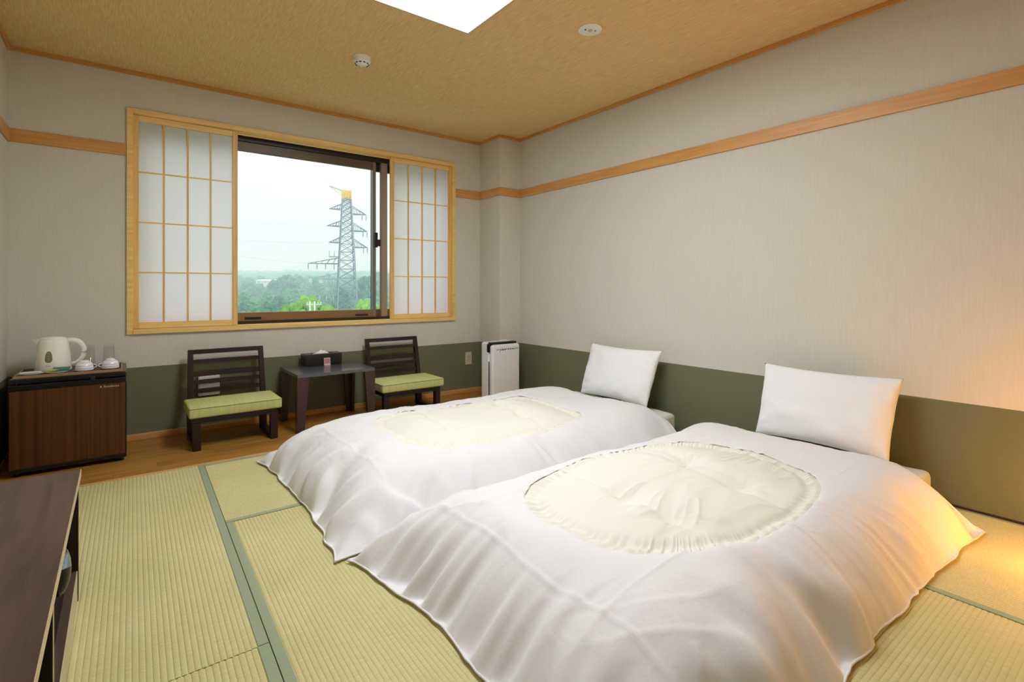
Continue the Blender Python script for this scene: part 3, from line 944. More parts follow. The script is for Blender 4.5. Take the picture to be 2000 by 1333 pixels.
def cup(x, y, hdir, label):
    sc = obj('saucer', lathe_bm([(0, 0.0), (0.030, 0.0), (0.046, 0.003), (0.0475, 0.0055), (0.046, 0.0062), (0.03, 0.004), (0, 0.004)], 32), plain('dark_saucer', srgb(34, 24, 20), rough=0.4), None, loc=(x, y, TZ0))
    tag(sc, 'round dark saucer under the ' + label, 'saucer', 'dark saucers on the tray')
    c = thing('tea_cup', 'upside-down ' + label, 'cup', (x, y, TZ0 + 0.0064), group='upturned tea cups on the tray')
    obj('bowl', lathe_bm([(0.041, 0.0), (0.0425, 0.0), (0.0425, 0.004), (0.040, 0.026), (0.033, 0.043), (0.022, 0.0485), (0.0205, 0.049), (0.0205, 0.055), (0.018, 0.055), (0.018, 0.050), (0, 0.050)], 36), MT['porcelain'], c)
    for zz, rr in ((0.012, 0.0422), (0.026, 0.0404), (0.044, 0.0322)):
        lp_ = [(rr * math.cos(2 * math.pi * k / 32), rr * math.sin(2 * math.pi * k / 32), zz) for k in range(32)]
        obj('blue_line', tube_bm(lp_, 0.0008, 5, closed=True), plain('blue_line_glaze', srgb(128, 146, 184), rough=0.2), c)
    hp = [(hdir * (0.040 + 0.016 * math.sin(math.pi * k / 10)), 0, 0.008 + 0.022 * k / 10) for k in range(11)]
    obj('handle', tube_bm(hp, 0.003, 8), MT['porcelain'], c)
    return c
cup(-0.166, 3.83, 1, 'white tea cup next to the kettle')
cup(-0.049, 3.84, -1, 'white tea cup at the end of the tray')

MT['tumbler'] = glass_pane('clear_tumbler_glass', (0.965, 0.97, 0.97, 1))
def tumbler(x, y, label):
    g = obj('glass_tumbler', lathe_bm([(0.030, 0.0), (0.0315, 0.0005), (0.0315, 0.002), (0.0255, 0.128), (0.024, 0.132), (0, 0.132), (0, 0.120), (0.0235, 0.119), (0.0295, 0.002), (0.030, 0.0)], 32), MT['tumbler'], None, loc=(x, y, TZ0))
    tag(g, label, 'glass', 'upturned glasses on the tray')
tumbler(-0.152, 4.01, 'upside-down clear glass tumbler next to the kettle handle')
tumbler(-0.058, 3.985, 'upside-down clear glass tumbler at the end of the tray')

def dish(x, y, label):
    d = lathe_bm([(0, 0.0), (0.034, 0.0), (0.046, 0.010), (0.052, 0.013), (0.052, 0.0145), (0.045, 0.012), (0.033, 0.003), (0, 0.003)], 32, sx=1.0, sy=0.72)
    o = obj('small_dish', d, MT['porcelain'], None, loc=(x, y, TZ0))
    return tag(o, label, 'dish', 'small dishes on the tray')
dish(-0.388, 3.800, 'small white dish holding white sachets in front of the kettle')
dish(-0.283, 3.800, 'small white dish holding green sachets in front of the kettle')
def sachet(x, y, z, w, l, rz, tilt, mat, label, group=None):
    b = bmesh.new()
    n = 8
    rows = []
    for side in (1, -1):
        gr = []
        for i in range(n + 1):
            rw = []
            for j in range(n + 1):
                u, v = i / n * 2 - 1, j / n * 2 - 1
                th = side * 0.0028 * (max(0, 1 - u ** 4)) * (max(0, 1 - v ** 4)) + side * 0.0003
                rw.append(b.verts.new((u * w / 2, v * l / 2, th)))
            gr.append(rw)
        for i in range(n):
            for j in range(n):
                b.faces.new((gr[i][j], gr[i + 1][j], gr[i + 1][j + 1], gr[i][j + 1])).smooth = True
        rows.append(gr)
    bmesh.ops.recalc_face_normals(b, faces=b.faces)
    o = obj('sachet', b, mat, None, loc=(x, y, z))
    o.rotation_euler = (tilt[0], tilt[1], rz)
    return tag(o, label, 'sachet', group)
white_s = plain('white_sachet', srgb(238, 234, 228), rough=0.5)
sachet(-0.390, 3.800, TZ0 + 0.0185, 0.086, 0.05, 0.1, (0.02, 0, 0), white_s, 'white paper sachet lying on the small dish')
sachet(-0.305, 3.796, TZ0 + 0.0215, 0.045, 0.05, 0.5, (0.05, -0.1, 0), plain('lime_sachet', srgb(150, 186, 44), rough=0.35), 'lime green tea sachet on the small dish')
sachet(-0.266, 3.812, TZ0 + 0.0240, 0.075, 0.05, -0.1, (0.35, 0.0, 0), plain('dark_green_sachet', srgb(28, 110, 80), rough=0.3), 'dark green tea sachet on the small dish')

# ---------------------------------------------------------------- air purifier
PX0, PX1, PY0, PY1, PZ = 2.545, 2.855, 3.620, 3.795, 0.528
ap = thing('air_purifier', 'tall white air purifier with a black top vent in front of the corner column', 'air purifier', ((PX0 + PX1) / 2, (PY0 + PY1) / 2, 0))
pw, pd = (PX1 - PX0) / 2, (PY1 - PY0) / 2
MT['apw'] = plain('purifier_white', srgb(232, 233, 232), rough=0.35)
def rounded(x0, x1, y0, y1, z0, z1, r, seg=4):
    return box_bm(x0, x1, y0, y1, z0, z1, r, seg)
obj('rear_case', rounded(-pw, pw, -pd + 0.052, pd, 0.012, PZ, 0.022), MT['apw'], ap)
obj('foot_plate', box_bm(-pw + 0.012, pw - 0.012, -pd + 0.012, pd - 0.012, 0, 0.014, 0.003), MT['darkgrey'], ap)
fp = obj('front_panel', rounded(-pw + 0.003, pw - 0.003, -pd, -pd + 0.050, 0.014, PZ - 0.018, 0.022), MT['apw'], ap)
obj('top_vent', box_bm(-pw + 0.006, pw - 0.02, -pd + 0.024, -pd + 0.085, PZ - 0.075, PZ + 0.002, 0.012, 3), plain('navy_black_gloss', srgb(18, 20, 32), rough=0.2), ap)
obj('vent_side', box_bm(-pw - 0.002, -pw + 0.01, -pd + 0.034, -pd + 0.080, PZ - 0.085, PZ - 0.012, 0.004, 2), plain('navy_black_side', srgb(18, 20, 32), rough=0.25), ap)
obj('side_groove', box_bm(-pw - 0.001, -pw + 0.006, -pd + 0.048, -pd + 0.055, 0.02, PZ - 0.165, 0.001), MT['blackmatte'], ap)
obj('top_cap', box_bm(-0.01, 0.06, -pd + 0.06, -pd + 0.10, PZ - 0.004, PZ + 0.014, 0.006, 3), MT['apw'], ap)
grey_ic = plain('grey_icons', srgb(84, 86, 92), rough=0.4)
rr_ = random.Random(2)
xx = -0.105
while xx < 0.115:
    w_ = rr_.choice((0.006, 0.01, 0.016))
    obj('panel_icon', box_bm(xx, xx + w_, -pd - 0.0008, -pd + 0.002, PZ - 0.070 + rr_.choice((0, 0.004)), PZ - 0.056), grey_ic, fp)
    xx += w_ + 0.007
obj('panel_icon', box_bm(-0.075, -0.066, -pd - 0.0008, -pd + 0.002, PZ - 0.082, PZ - 0.075), MT['darkgrey'], fp)

# ---------------------------------------------------------------- TV stand
SX0, SX1, SY0, SY1, SZ = -0.525, -0.102, 0.45, 2.165, 0.416
tv = thing('tv_stand', 'long low walnut TV stand with pale front edges against the wall', 'tv stand', (0, 0, 0))
MT['tvtop'] = wood('tv_walnut', srgb(66, 48, 42), srgb(98, 76, 66), 'Y', 2.2, 26.0, rough=0.42)
MT['tvedge'] = plain('pale_edge_band', srgb(196, 180, 144), rough=0.4)
MT['tvdark'] = wood('tv_dark_inside', srgb(22, 15, 13), srgb(34, 24, 20), 'Z', 2.2, 26.0, rough=0.5)
tt = obj('top_board', box_bm(SX0, SX1 - 0.001, SY0, SY1, SZ - 0.022, SZ, 0.0005), MT['tvtop'], tv)
obj('edge_band', box_bm(SX1 - 0.001, SX1 + 0.0005, SY0, SY1, SZ - 0.022, SZ - 0.0002), MT['tvedge'], tt)
obj('side_panel', box_bm(SX0, SX1 - 0.006, SY1 - 0.022, SY1 - 0.002, 0.0, SZ - 0.022, 0.0005), MT['tvdark'], tv)
obj('side_panel', box_bm(SX0, SX1 - 0.006, SY0 + 0.002, SY0 + 0.022, 0.0, SZ - 0.022, 0.0005), MT['tvdark'], tv)
obj('back_panel', box_bm(SX0, SX0 + 0.006, SY0 + 0.022, SY1 - 0.022, 0.02, SZ - 0.022), MT['tvdark'], tv)
bs = obj('bottom_shelf', box_bm(SX0 + 0.006, SX1 - 0.010, SY0 + 0.022, SY1 - 0.022, 0.078, 0.098), MT['tvtop'], tv)
obj('plinth_board', box_bm(SX1 - 0.022, SX1 - 0.008, SY0 + 0.022, SY1 - 0.022, 0.0, 0.0978, 0.0005), MT['tvedge'], tv)
for yd in (1.51, 0.95):
    dv = obj('divider', box_bm(SX0 + 0.006, SX1 - 0.017, yd - 0.009, yd + 0.009, 0.098, SZ - 0.022), MT['tvdark'], tv)
    obj('edge_band', box_bm(SX1 - 0.017, SX1 - 0.0155, yd - 0.009, yd + 0.009, 0.0985, SZ - 0.022), MT['tvedge'], dv)
MT['smoke'] = glass_pane('smoked_glass', (0.22, 0.27, 0.28, 1))
gd = obj('glass_door', box_bm(-0.137, -0.132, 1.535, 2.13, 0.104, SZ - 0.026, 0.0005), MT['smoke'], tv)
hd = lathe_bm([(0, -1), (0.22, -0.97), (0.5, -0.87), (0.78, -0.62), (0.95, -0.32), (1, 0), (0.95, 0.32), (0.78, 0.62), (0.5, 0.87), (0.22, 0.97), (0, 1)], 32)
bmesh.ops.transform(hd, matrix=Matrix.Translation((-0.1295, 1.785, 0.262)) @ Matrix.Diagonal((0.026, 0.042, 0.066, 1)), verts=hd.verts)
hlo = hd.copy()
for bmx, keep_up in ((hd, True), (hlo, False)):
    bmesh.ops.bisect_plane(bmx, geom=list(bmx.verts) + list(bmx.edges) + list(bmx.faces), plane_co=(-0.1295, 1.785, 0.268), plane_no=(0, 0.25, 1 if keep_up else 1), clear_inner=keep_up, clear_outer=not keep_up)
hk_ = obj('handle', hd, plain('silver_window_reflection', srgb(150, 164, 178), rough=0.22, metal=0.9), gd)  # chrome handle's upper half: bluish window reflection put into the colour
obj('handle_dark_reflection', hlo, plain('painted_dark_reflection', srgb(12, 11, 15), rough=0.25, spec=0.3), hk_)  # same chrome, lower half coloured black for the dark reflection
obj('door_hinge', box_bm(-0.139, -0.128, 2.06, 2.10, 0.36, SZ - 0.024, 0.001), MT['chrome'], gd)

# ---------------------------------------------------------------- bedding
def cloth(name, col, bump, bscale, stretch=(1, 1, 1), rough=0.75):
    m = plain(name, col, rough=rough, spec=0.2, bump=bump, bscale=bscale, stretch=stretch)
    m.node_tree.nodes['Principled BSDF'].inputs['Sheen Weight'].default_value = 0.1
    return m
MT['cover'] = cloth('white_cotton_cover', srgb(229, 230, 234), 0.22, 42, (1, 2.4, 1))
MT['quilt'] = cloth('cream_quilt', srgb(231, 231, 221), 0.16, 26, (0.6, 3.0, 1))
MT['pillow'] = cloth('white_pillowcase', srgb(238, 240, 243), 0.08, 40)
MT['matt'] = cloth('pale_mattress_sheet', srgb(222, 224, 214), 0.25, 30, (1, 1, 3))

HM = 0.185
def P_edge(e, w=0.31, p=2.2):
    return 1 - (1 - np.clip(e / w, 0, 1)) ** p

class Duvet:
    def __init__(s, x0, x1, y0, y1, bow, oc, oa, ob_, on, seed, tufts, head_drop=0.0):
        s.x0, s.x1, s.y0, s.y1, s.bow, s.oc, s.oa, s.ob, s.on, s.seed, s.tufts = x0, x1, y0, y1, bow, oc, oa, ob_, on, seed, tufts
    def foot(s, y):
        t = np.clip((y - s.y0) / (s.y1 - s.y0), 0, 1)
        return s.x0 + s.bow * np.clip(np.sin(math.pi * t), 0, 1) ** 0.6
    def head(s, y):
        t = np.clip((y - s.y0) / (s.y1 - s.y0), 0, 1)
        return s.x1 - 0.06 * np.clip(np.sin(math.pi * t), 0, 1) ** 0.6
    def near(s, x):
        t = np.clip((x - s.x0) / (s.x1 - s.x0), 0, 1)
        return s.y0 + 0.038 * np.clip(np.sin(math.pi * t), 0, 1) ** 0.6
    def edges(s, x, y):
        return x - s.foot(y), s.head(y) - x, y - s.near(x), s.y1 - y
    def height(s, x, y, wrinkle=True):
        ef, eh, en, ez = [np.maximum(a, 0) for a in s.edges(x, y)]
        sd = s.seed
        if wrinkle:
            # gathered pleats running in from the seams push the slope in and out
            def pl(e_, c_, k_, amp, fr_):
                wv = vnoise(c_ * fr_ + 0.9 * vnoise(e_ * 6, c_ * 3, sd + k_ + 40), e_ * 1.5, sd + k_)
                wv2 = vnoise(c_ * fr_ * 2.4 + e_ * 4, e_ * 3.0, sd + k_ + 20)
                amp = amp * (0.25 + 0.75 * sstep(-0.5, 0.6, vnoise(c_ * 2.3 + 7, c_ * 0, sd + k_ + 55)))
                return np.maximum(e_ + amp * np.exp(-(e_ / 0.26) ** 2) * (1 - np.exp(-e_ / 0.025)) * (0.8 * wv + 0.40 * wv2), 0)
            ef, en, ez, eh = pl(ef, y, 11, 0.085, 8.5), pl(en, x, 12, 0.058, 5.5), pl(ez, x, 13, 0.05, 5.0), pl(eh, y, 14, 0.02, 8.0)
        base = HM * P_edge(en) * P_edge(ez) * P_edge(ef, 0.34, 2.0)
        t = 1.0
        for e_, l in ((ef, 0.07), (eh, 0.06), (en, 0.07), (ez, 0.07)):
            t = t * (1 - np.exp(-e_ / l))
        z = 0.010 + base + 0.062 * t
        # soft, large undulation
        lo = 0.010 * vnoise(x * 3.1 + 5, y * 3.1, sd) + 0.005 * vnoise(x * 7.3, y * 6.1 + 3, sd + 1)
        z = z + lo * t
        if wrinkle:
            # long slanting drag folds across the cover
            q = (x * 0.75 + y * 0.66) * 9 + 1.6 * vnoise(x * 2, y * 2, sd + 31)
            rid = 1 - np.abs(vnoise(q, (x * 0.66 - y * 0.75) * 1.6, sd + 32))
            z = z + 0.006 * t * (rid ** 5) * sstep(0.1, 0.6, vnoise(x * 1.9, y * 1.9, sd + 33) + 0.25)
            # fine crinkles in patches
            cr = (1 - np.abs(vnoise(x * 9 + 1.5 * vnoise(x * 4, y * 4, sd + 36), y * 26 + 1.5 * vnoise(x * 5, y * 5, sd + 37), sd + 34))) ** 4
            cr2 = (1 - np.abs(vnoise(x * 24 + 1.5 * vnoise(x * 4, y * 4, sd + 38), y * 10, sd + 35))) ** 4
            z = z + 0.0030 * cr * sstep(0.0, 0.6, vnoise(x * 2.6 + 4, y * 2.6, sd + 39)) + 0.0030 * cr2 * sstep(0.0, 0.6, vnoise(x * 2.6, y * 2.6 + 8, sd + 41))
            # pressed fold creases
            for (cc, val) in (('x', s.x0 + 0.27), ('y', s.y0 + 0.36), ('y', s.y1 - 0.36), ('x', s.x0 + 1.05)):
                dd = (x if cc == 'x' else y) - val - 0.006 * vnoise(x * 3, y * 3, sd + 60)
                z = z + 0.0028 * np.exp(-(dd / 0.007) ** 2) * t
        return np.maximum(z, 0.006)
    def rho(s, x, y):
        return ((np.abs((x - s.oc[0]) / s.oa)) ** s.on + (np.abs((y - s.oc[1]) / s.ob)) ** s.on) ** (1 / s.on)
    def loops(s):
        def seg(a, b, n):
            return [a + (b - a) * k / n for k in range(n)]
        nx, ny = 230, 150
        pts = []
        for yy in seg(s.y1, s.y0, ny): pts.append((float(s.foot(np.array(yy))), yy))
        for xx_ in seg(s.x0, s.x1, nx): pts.append((xx_, float(s.near(np.array(xx_)))))
        for yy in seg(s.y0, s.y1, ny): pts.append((float(s.head(np.array(yy))), yy))
        for xx_ in seg(s.x1, s.x0, nx): pts.append((xx_, s.y1))
        return np.array(pts)
    def build(s, label):
        t = thing('duvet', label, 'duvet', (0, 0, 0), group='duvets on the floor futons')
        Bp = s.loops()
        K = len(Bp)
        d = Bp - np.array(s.oc)
        hx_, hy_ = (s.x1 - s.x0) / 2, (s.y1 - s.y0) / 2
        c_, s_ = d[:, 0] / hx_ * s.oa, d[:, 1] / hy_ * s.ob
        rr = (np.abs(c_ / s.oa) ** s.on + np.abs(s_ / s.ob) ** s.on) ** (-1 / s.on)
        wob = 1 + 0.012 * vnoise(np.arange(K) * 0.035, np.zeros(K), s.seed + 70)
        Op = np.array(s.oc) + np.stack([c_ * rr * wob, s_ * rr * wob], 1)
        # seam outline: slight scallops
        arc = np.arange(K) * 0.07
        out = Bp - np.array([(s.x0 + s.x1) / 2, (s.y0 + s.y1) / 2])
        nrm = np.where((np.abs(out[:, 0]) / hx_ > np.abs(out[:, 1]) / hy_)[:, None], np.stack([np.sign(out[:, 0]), np.zeros(K)], 1), np.stack([np.zeros(K), np.sign(out[:, 1])], 1))
        cfade = np.clip(np.minimum.reduce([np.hypot(Bp[:, 0] - a_, Bp[:, 1] - b_) for a_ in (s.x0, s.x1) for b_ in (s.y0, s.y1)]) / 0.12, 0, 1) ** 2
        Bw = Bp + nrm * cfade[:, None] * (0.010 * vnoise(arc * 1.3, arc * 0, s.seed + 80) + 0.004 * vnoise(arc * 4, arc * 0, s.seed + 81))[:, None]
        NR = 78
        rs = np.linspace(0, 1, NR)
        rs = 1 - (1 - rs) ** 1.25
        V = []
        for q in rs:
            p = Op * (1 - q) + Bp * q
            pw_ = Op * (1 - q) + Bw * q
            z = s.height(p[:, 0], p[:, 1])
            # hem of the opening turns down a little
            rh = s.rho(p[:, 0], p[:, 1])
            z = z - 0.006 * np.exp(-np.maximum(rh - 1, 0) / 0.025) + 0.003 * np.exp(-np.maximum(rh - 1, 0) / 0.03) * vnoise(arc * 3, arc * 0, s.seed + 85)
            V.append(np.stack([pw_[:, 0], pw_[:, 1], z], 1))
        # seam lip and underside
        inn = -nrm
        last = V[-1]
        under = s.height(Bp[:, 0], Bp[:, 1], False)
        for off, dz in ((0.0, -0.004), (0.03, -0.005), (0.12, -0.0045)):
            p = Bw - out / np.array([hx_, hy_]) * off
            ef, eh, en, ez = [np.maximum(a, 0) for a in s.edges(p[:, 0], p[:, 1])]
            basez = HM * P_edge(en) * P_edge(ez) * P_edge(ef, 0.34, 2.0)
            V.append(np.stack([p[:, 0], p[:, 1], np.maximum(np.minimum(last[:, 2] + dz, basez + 0.006) if off else last[:, 2] + dz, 0.002)], 1))
        nR = len(V)
        V = np.concatenate(V, 0)
        F_ = []
        for a in range(nR - 1):
            for k in range(K):
                k2 = (k + 1) % K
                F_.append((a * K + k, a * K + k2, (a + 1) * K + k2, (a + 1) * K + k))
        cv = np_mesh('cover', V, [f[::-1] for f in F_], MT['cover'], t)
        # piped seam round the outline
        seam = [tuple(p) for p in last[::3]]
        obj('seam', tube_bm([(p[0], p[1], p[2] + 0.0005) for p in seam], 0.0035, 6, closed=True), MT['cover'], cv)
        # inner quilt seen through the opening
        NQ = 60
        qs = np.linspace(0.0, 1.13, NQ)
        VQ = []
        Kq = K
        for q in qs:
            p = np.array(s.oc) + (Op - np.array(s.oc)) * q
            x, y = p[:, 0], p[:, 1]
            z = s.height(x, y, False)
            rh = s.rho(x, y)
            puff = 0.026 * (1 - sstep(0.55, 0.92, rh)) - 0.012 * np.exp(-((rh - 0.925) / 0.04) ** 2) - 0.003
            tf = 0
            tmin = np.full(len(x), 9.0)
            for (tx_, ty_) in s.tufts:
                dd = np.hypot(x - tx_, y - ty_)
                tf = tf - 0.022 * np.exp(-(dd / 0.055) ** 2)
                ang = np.arctan2(y - ty_, x - tx_)
                tf = tf + 0.0035 * np.exp(-(dd / 0.16) ** 2) * (1 - np.exp(-(dd / 0.03) ** 2)) * vnoise(np.cos(ang) * 4 + 9, np.sin(ang) * 4, s.seed + 90)
            for xr in sorted(set(round(a[0], 1) for a in s.tufts)):
                m_ = np.mean([a[0] for a in s.tufts if round(a[0], 1) == xr])
                ln = x - m_ - 0.08 * (y - s.oc[1]) - 0.012 * vnoise(y * 5, x * 0, s.seed + 91)
                tf = tf - 0.012 * np.exp(-(ln / 0.030) ** 2) * (1 - sstep(0.6, 1.0, rh))
            wr = 0.0075 * (1 - np.abs(vnoise(x * 2.2 + 2, y * 22 + 2.5 * vnoise(x * 3, y * 3, s.seed + 93), s.seed + 92))) ** 3 * sstep(-0.2, 0.5, vnoise(x * 2.7, y * 2.7, s.seed + 94))
            gath = 0.006 * vnoise(np.arange(K) * 0.55, q * 3 + 0 * x, s.seed + 95) * sstep(0.80, 0.95, rh)
            z = z + puff + (tf + wr) * (1 - sstep(0.9, 1.05, rh)) + gath
            z = np.minimum(z, s.height(x, y) - 0.0065 - 0.003 * sstep(1.0, 1.05, rh) + (1 - sstep(0.95, 0.99, rh)) * 1.0)
            VQ.append(np.stack([x, y, z], 1))
        VQ = np.concatenate(VQ, 0)
        FQ = []
        for a in range(NQ - 1):
            for k in range(Kq):
                k2 = (k + 1) % Kq
                FQ.append((a * Kq + k, (a + 1) * Kq + k, (a + 1) * Kq + k2, a * Kq + k2))
        np_mesh('inner_quilt', VQ, FQ, MT['quilt'], t)
        return t

d1 = Duvet(0.615, 2.80, 1.865, 3.215, 0.055, (1.665, 2.475), 0.575, 0.375, 4.5, 3,
           [(1.38, 2.34), (1.40, 2.58), (1.86, 2.34), (1.90, 2.60)])
d1.build('white duvet with a cream quilted window, on the futon by the low chairs')
d2 = Duvet(0.655, 2.80, 0.49, 1.845, 0.085, (1.69, 1.18), 0.61, 0.405, 2.7, 8,
           [(1.39, 0.99), (1.43, 1.20), (1.83, 1.01), (1.89, 1.27)])
d2.build('white duvet with a cream oval quilted window, on the futon glowing orange from the lamp')

def mattress(y0, y1, label):
    b = box_bm(0.88, 2.955, y0, y1, 0.0, 0.166, 0.028, 4)
    bmesh.ops.subdivide_edges(b, edges=[e for e in b.edges if e.calc_length() > 0.3], cuts=24, use_grid_fill=True)
    for v in b.verts:
        if v.co.x > 2.6 and v.co.z > 0.02:
            v.co.x += 0.004 * math.sin(v.co.y * 60)
            v.co.z += 0.003 * math.sin(v.co.y * 33 + v.co.x * 40)
    o = obj('mattress', b, MT['matt'], None, smooth=True)
    tag(o, label, 'mattress', 'futon mattresses')
mattress(2.06, 3.02, 'pale futon mattress under the duvet by the low chairs')
mattress(0.70, 1.63, 'pale futon mattress under the orange-lit duvet')

def pillow(yc, label, seed):
    W, Hh, T = 0.330, 0.20, 0.075
    nu, nv = 64, 44
    V, F_ = [], []
    for side in (1, -1):
        for j in range(nv + 1):
            for i in range(nu + 1):
                u, v = i / nu * 2 - 1, j / nv * 2 - 1
                pinch = 1 - 0.055 * (1 - v * v) * abs(u) ** 3
                pinch2 = 1 - 0.075 * (1 - u * u) * abs(v) ** 3
                x = u * W * pinch * (1 - 0.05 * max(0, -v))
                z = v * Hh * pinch2
                a = max(0, 1 - abs(u) ** 2.6); b_ = max(0, 1 - abs(v) ** 2.4)
                th = T * (a ** 0.55) * (b_ ** 0.55)
                w_ = 0.007 * float(vnoise(u * 4 + seed, v * 3 + side * 5, seed)) + 0.004 * float(vnoise(u * 11, v * 7 + side, seed + 1)) * (abs(u) ** 2)
                V.append((x, side * (th + w_ * min(1, th / 0.03)) * -1, z))
    n = (nu + 1) * (nv + 1)
    for j in range(nv):
        for i in range(nu):
            a = j * (nu + 1) + i
            F_.append((a, a + 1, a + nu + 2, a + nu + 1))
            F_.append((n + a, n + a + nu + 1, n + a + nu + 2, n + a + 1))
    o = np_mesh('pillow', V, F_, MT['pillow'])
    b = bmesh.new(); b.from_mesh(o.data)
    bmesh.ops.remove_doubles(b, verts=b.verts, dist=0.0006)
    bmesh.ops.recalc_face_normals(b, faces=b.faces)
    b.to_mesh(o.data); b.free()
    o.data.polygons.foreach_set('use_smooth', [True] * len(o.data.polygons))
    # face -X, lean back towards the wall
    o.rotation_euler = (math.radians(-21), 0, math.radians(-90))
    o.location = (2.882, yc, 0.385)
    tag(o, label, 'pillow', 'pillows leaning on the wall')
    return o
pillow(2.505, 'white pillow leaning on the wall at the futon by the air purifier', 21)
pillow(1.138, 'white pillow with an orange-lit side, leaning at the futon by the lamp', 27)
# ---------------------------------------------------------------- outdoors: terrain, forest, pylon, haze
def ground_z(d, lat):
    z = np.interp(d, [0, 60, 120, 200, 300, 420, 700], [-13, -15, -14.5, -12, -7.0, 0.0, 14.0])
    return z + 1.6 * vnoise(d * 0.013 + 3, lat * 0.02, 201) + 0.8 * vnoise(d * 0.04, lat * 0.05, 202)
def out_pt(d, lat, z=None):
    p = _F * d + _R * lat
    return Vector((p.x, p.y, float(ground_z(d, lat)) if z is None else z))
V, F_ = [], []
ND, NL = 70, 60
for i in range(ND + 1):
    d = 12 + (760 - 12) * (i / ND) ** 1.6
    for j in range(NL + 1):
        lat = (-1.3 + 2.0 * j / NL) * (d + 30)
        V.append(out_pt(d, lat))
for i in range(ND):
    for j in range(NL):
        a = i * (NL + 1) + j
        F_.append((a, a + 1, a + NL + 2, a + NL + 1))
struct(np_mesh('terrain', V, F_, plain('meadow_ground', srgb(92, 120, 70), rough=0.95, spec=0.1, var=0.25, vscale=0.05)), 'green valley ground beyond the window')

def leaf_mat(name, c1, c2):
    m, t, b = new_mat(name)
    g = t.nodes.new('ShaderNodeTexCoord')
    n = t.nodes.new('ShaderNodeTexNoise'); n.inputs['Scale'].default_value = 1.6; n.inputs['Detail'].default_value = 6
    oi = t.nodes.new('ShaderNodeObjectInfo')
    ma = t.nodes.new('ShaderNodeMath'); ma.operation = 'MULTIPLY_ADD'; ma.inputs[1].default_value = 0.35
    r = t.nodes.new('ShaderNodeValToRGB')
    r.color_ramp.elements[0].position = 0.35; r.color_ramp.elements[0].color = c1
    r.color_ramp.elements[1].position = 0.95; r.color_ramp.elements[1].color = c2
    t.links.new(g.outputs['Object'], n.inputs['Vector'])
    t.links.new(oi.outputs['Random'], ma.inputs[0])
    t.links.new(n.outputs['Fac'], ma.inputs[2])
    t.links.new(ma.outputs[0], r.inputs[0])
    t.links.new(r.outputs[0], b.inputs['Base Color'])
    bp = t.nodes.new('ShaderNodeBump'); bp.inputs['Strength'].default_value = 0.8; bp.inputs['Distance'].default_value = 0.5
    t.links.new(n.outputs['Fac'], bp.inputs['Height']); t.links.new(bp.outputs[0], b.inputs['Normal'])
    b.inputs['Roughness'].default_value = 0.8; b.inputs['Specular IOR Level'].default_value = 0.15
    return m
MT['leaf'] = leaf_mat('forest_leaves', srgb(24, 88, 56), srgb(88, 162, 100))
MT['leafb'] = leaf_mat('bright_leaves', srgb(70, 132, 40), srgb(150, 200, 84))
MT['bark'] = plain('bark', srgb(84, 70, 56), rough=0.9)

def crown_bm(seed, tall):
    rn = random.Random(seed)
    b = bmesh.new()
    for k in range(64):
        a = rn.uniform(0, 2 * math.pi)
        h_ = rn.random()
        rad = (0.66 * (1 - h_) ** 0.6 if tall else 0.78 * math.sqrt(max(0, 1 - (h_ * 1.5 - 0.55) ** 2))) * math.sqrt(rn.uniform(0.25, 1.0))
        s = rn.uniform(0.13, 0.25)
        t_ = bmesh.new()
        bmesh.ops.create_icosphere(t_, subdivisions=2, radius=s)
        for v in t_.verts:
            v.co *= rn.uniform(0.72, 1.22)
            v.co.z *= 0.8
        merge(b, t_, Matrix.Translation((rad * math.cos(a), rad * math.sin(a), 0.35 + h_ * (1.5 if tall else 1.1))))
    return b
protos = []
for k in range(5):
    b = crown_bm(300 + k, k in (1, 3))
    merge(b, tube_bm([(0, 0, -0.9), (0.02, 0, -0.2), (0, 0.02, 0.8)], [0.09, 0.07, 0.05], 7))
    me = bpy.data.meshes.new('tree_crown')
    for f in b.faces: pass
    b.to_mesh(me); b.free()
    me.materials.append(MT['leaf'])
    protos.append(me)
brights = []
for k in (0, 2):
    me = protos[k].copy(); me.materials.clear(); me.materials.append(MT['leafb']); brights.append(me)
rt = random.Random(77)
def tree(d, lat, s, me, label, group, zs=1.0, z=None):
    o = bpy.data.objects.new('tree', me)
    COL.objects.link(o)
    TREES.append((d, lat, s))
    p = out_pt(d, lat)
    o.location = (p.x, p.y, p.z + 0.85 * s * zs)
    o.scale = (s, s, s * zs)
    o.rotation_euler = (0, 0, rt.uniform(0, 6.28))
    return tag(o, label, 'tree', group)
TREES = []
# trees placed by their tops: the nearer bright ones and the taller clumps of the skyline
def tree_at(px, py, dd, s_, me, label, group):
    top = px_depth(px, py, dd)
    lat = (px - CX) / FPX * dd
    g = out_pt(dd, lat)
    mz = max(v.co.z for v in me.vertices)
    tree(dd, lat, s_, me, label, group, max(0.7, (top.z - g.z) / ((mz + 0.85) * s_)))
for (px, py, dd, s_, k) in ((602, 576, 80, 3.9, 0), (565, 592, 68, 2.4, 1), (714, 584, 88, 3.4, 0), (742, 592, 80, 2.8, 1), (640, 596, 69, 2.2, 1)):
    tree_at(px, py, dd, s_, brights[k], 'bright green tree standing closest beyond the window glass', 'nearest bright trees beyond the window')
for (px, py, dd, s_, k) in ((560, 536, 250, 6.0, 0), (583, 538, 262, 5.6, 2), (543, 543, 240, 5.0, 4), (716, 539, 190, 5.0, 2), (507, 553, 262, 3.6, 0), (529, 554, 268, 3.4, 2), (484, 548, 252, 4.6, 2), (606, 551, 282, 3.2, 0), (624, 550, 264, 3.8, 4)):
    tree_at(px, py, dd, s_, protos[k], 'tall round tree on the skyline of the hazy forest', 'skyline trees beyond the window')
n_t = 0
d = 105.0
rowk = 0
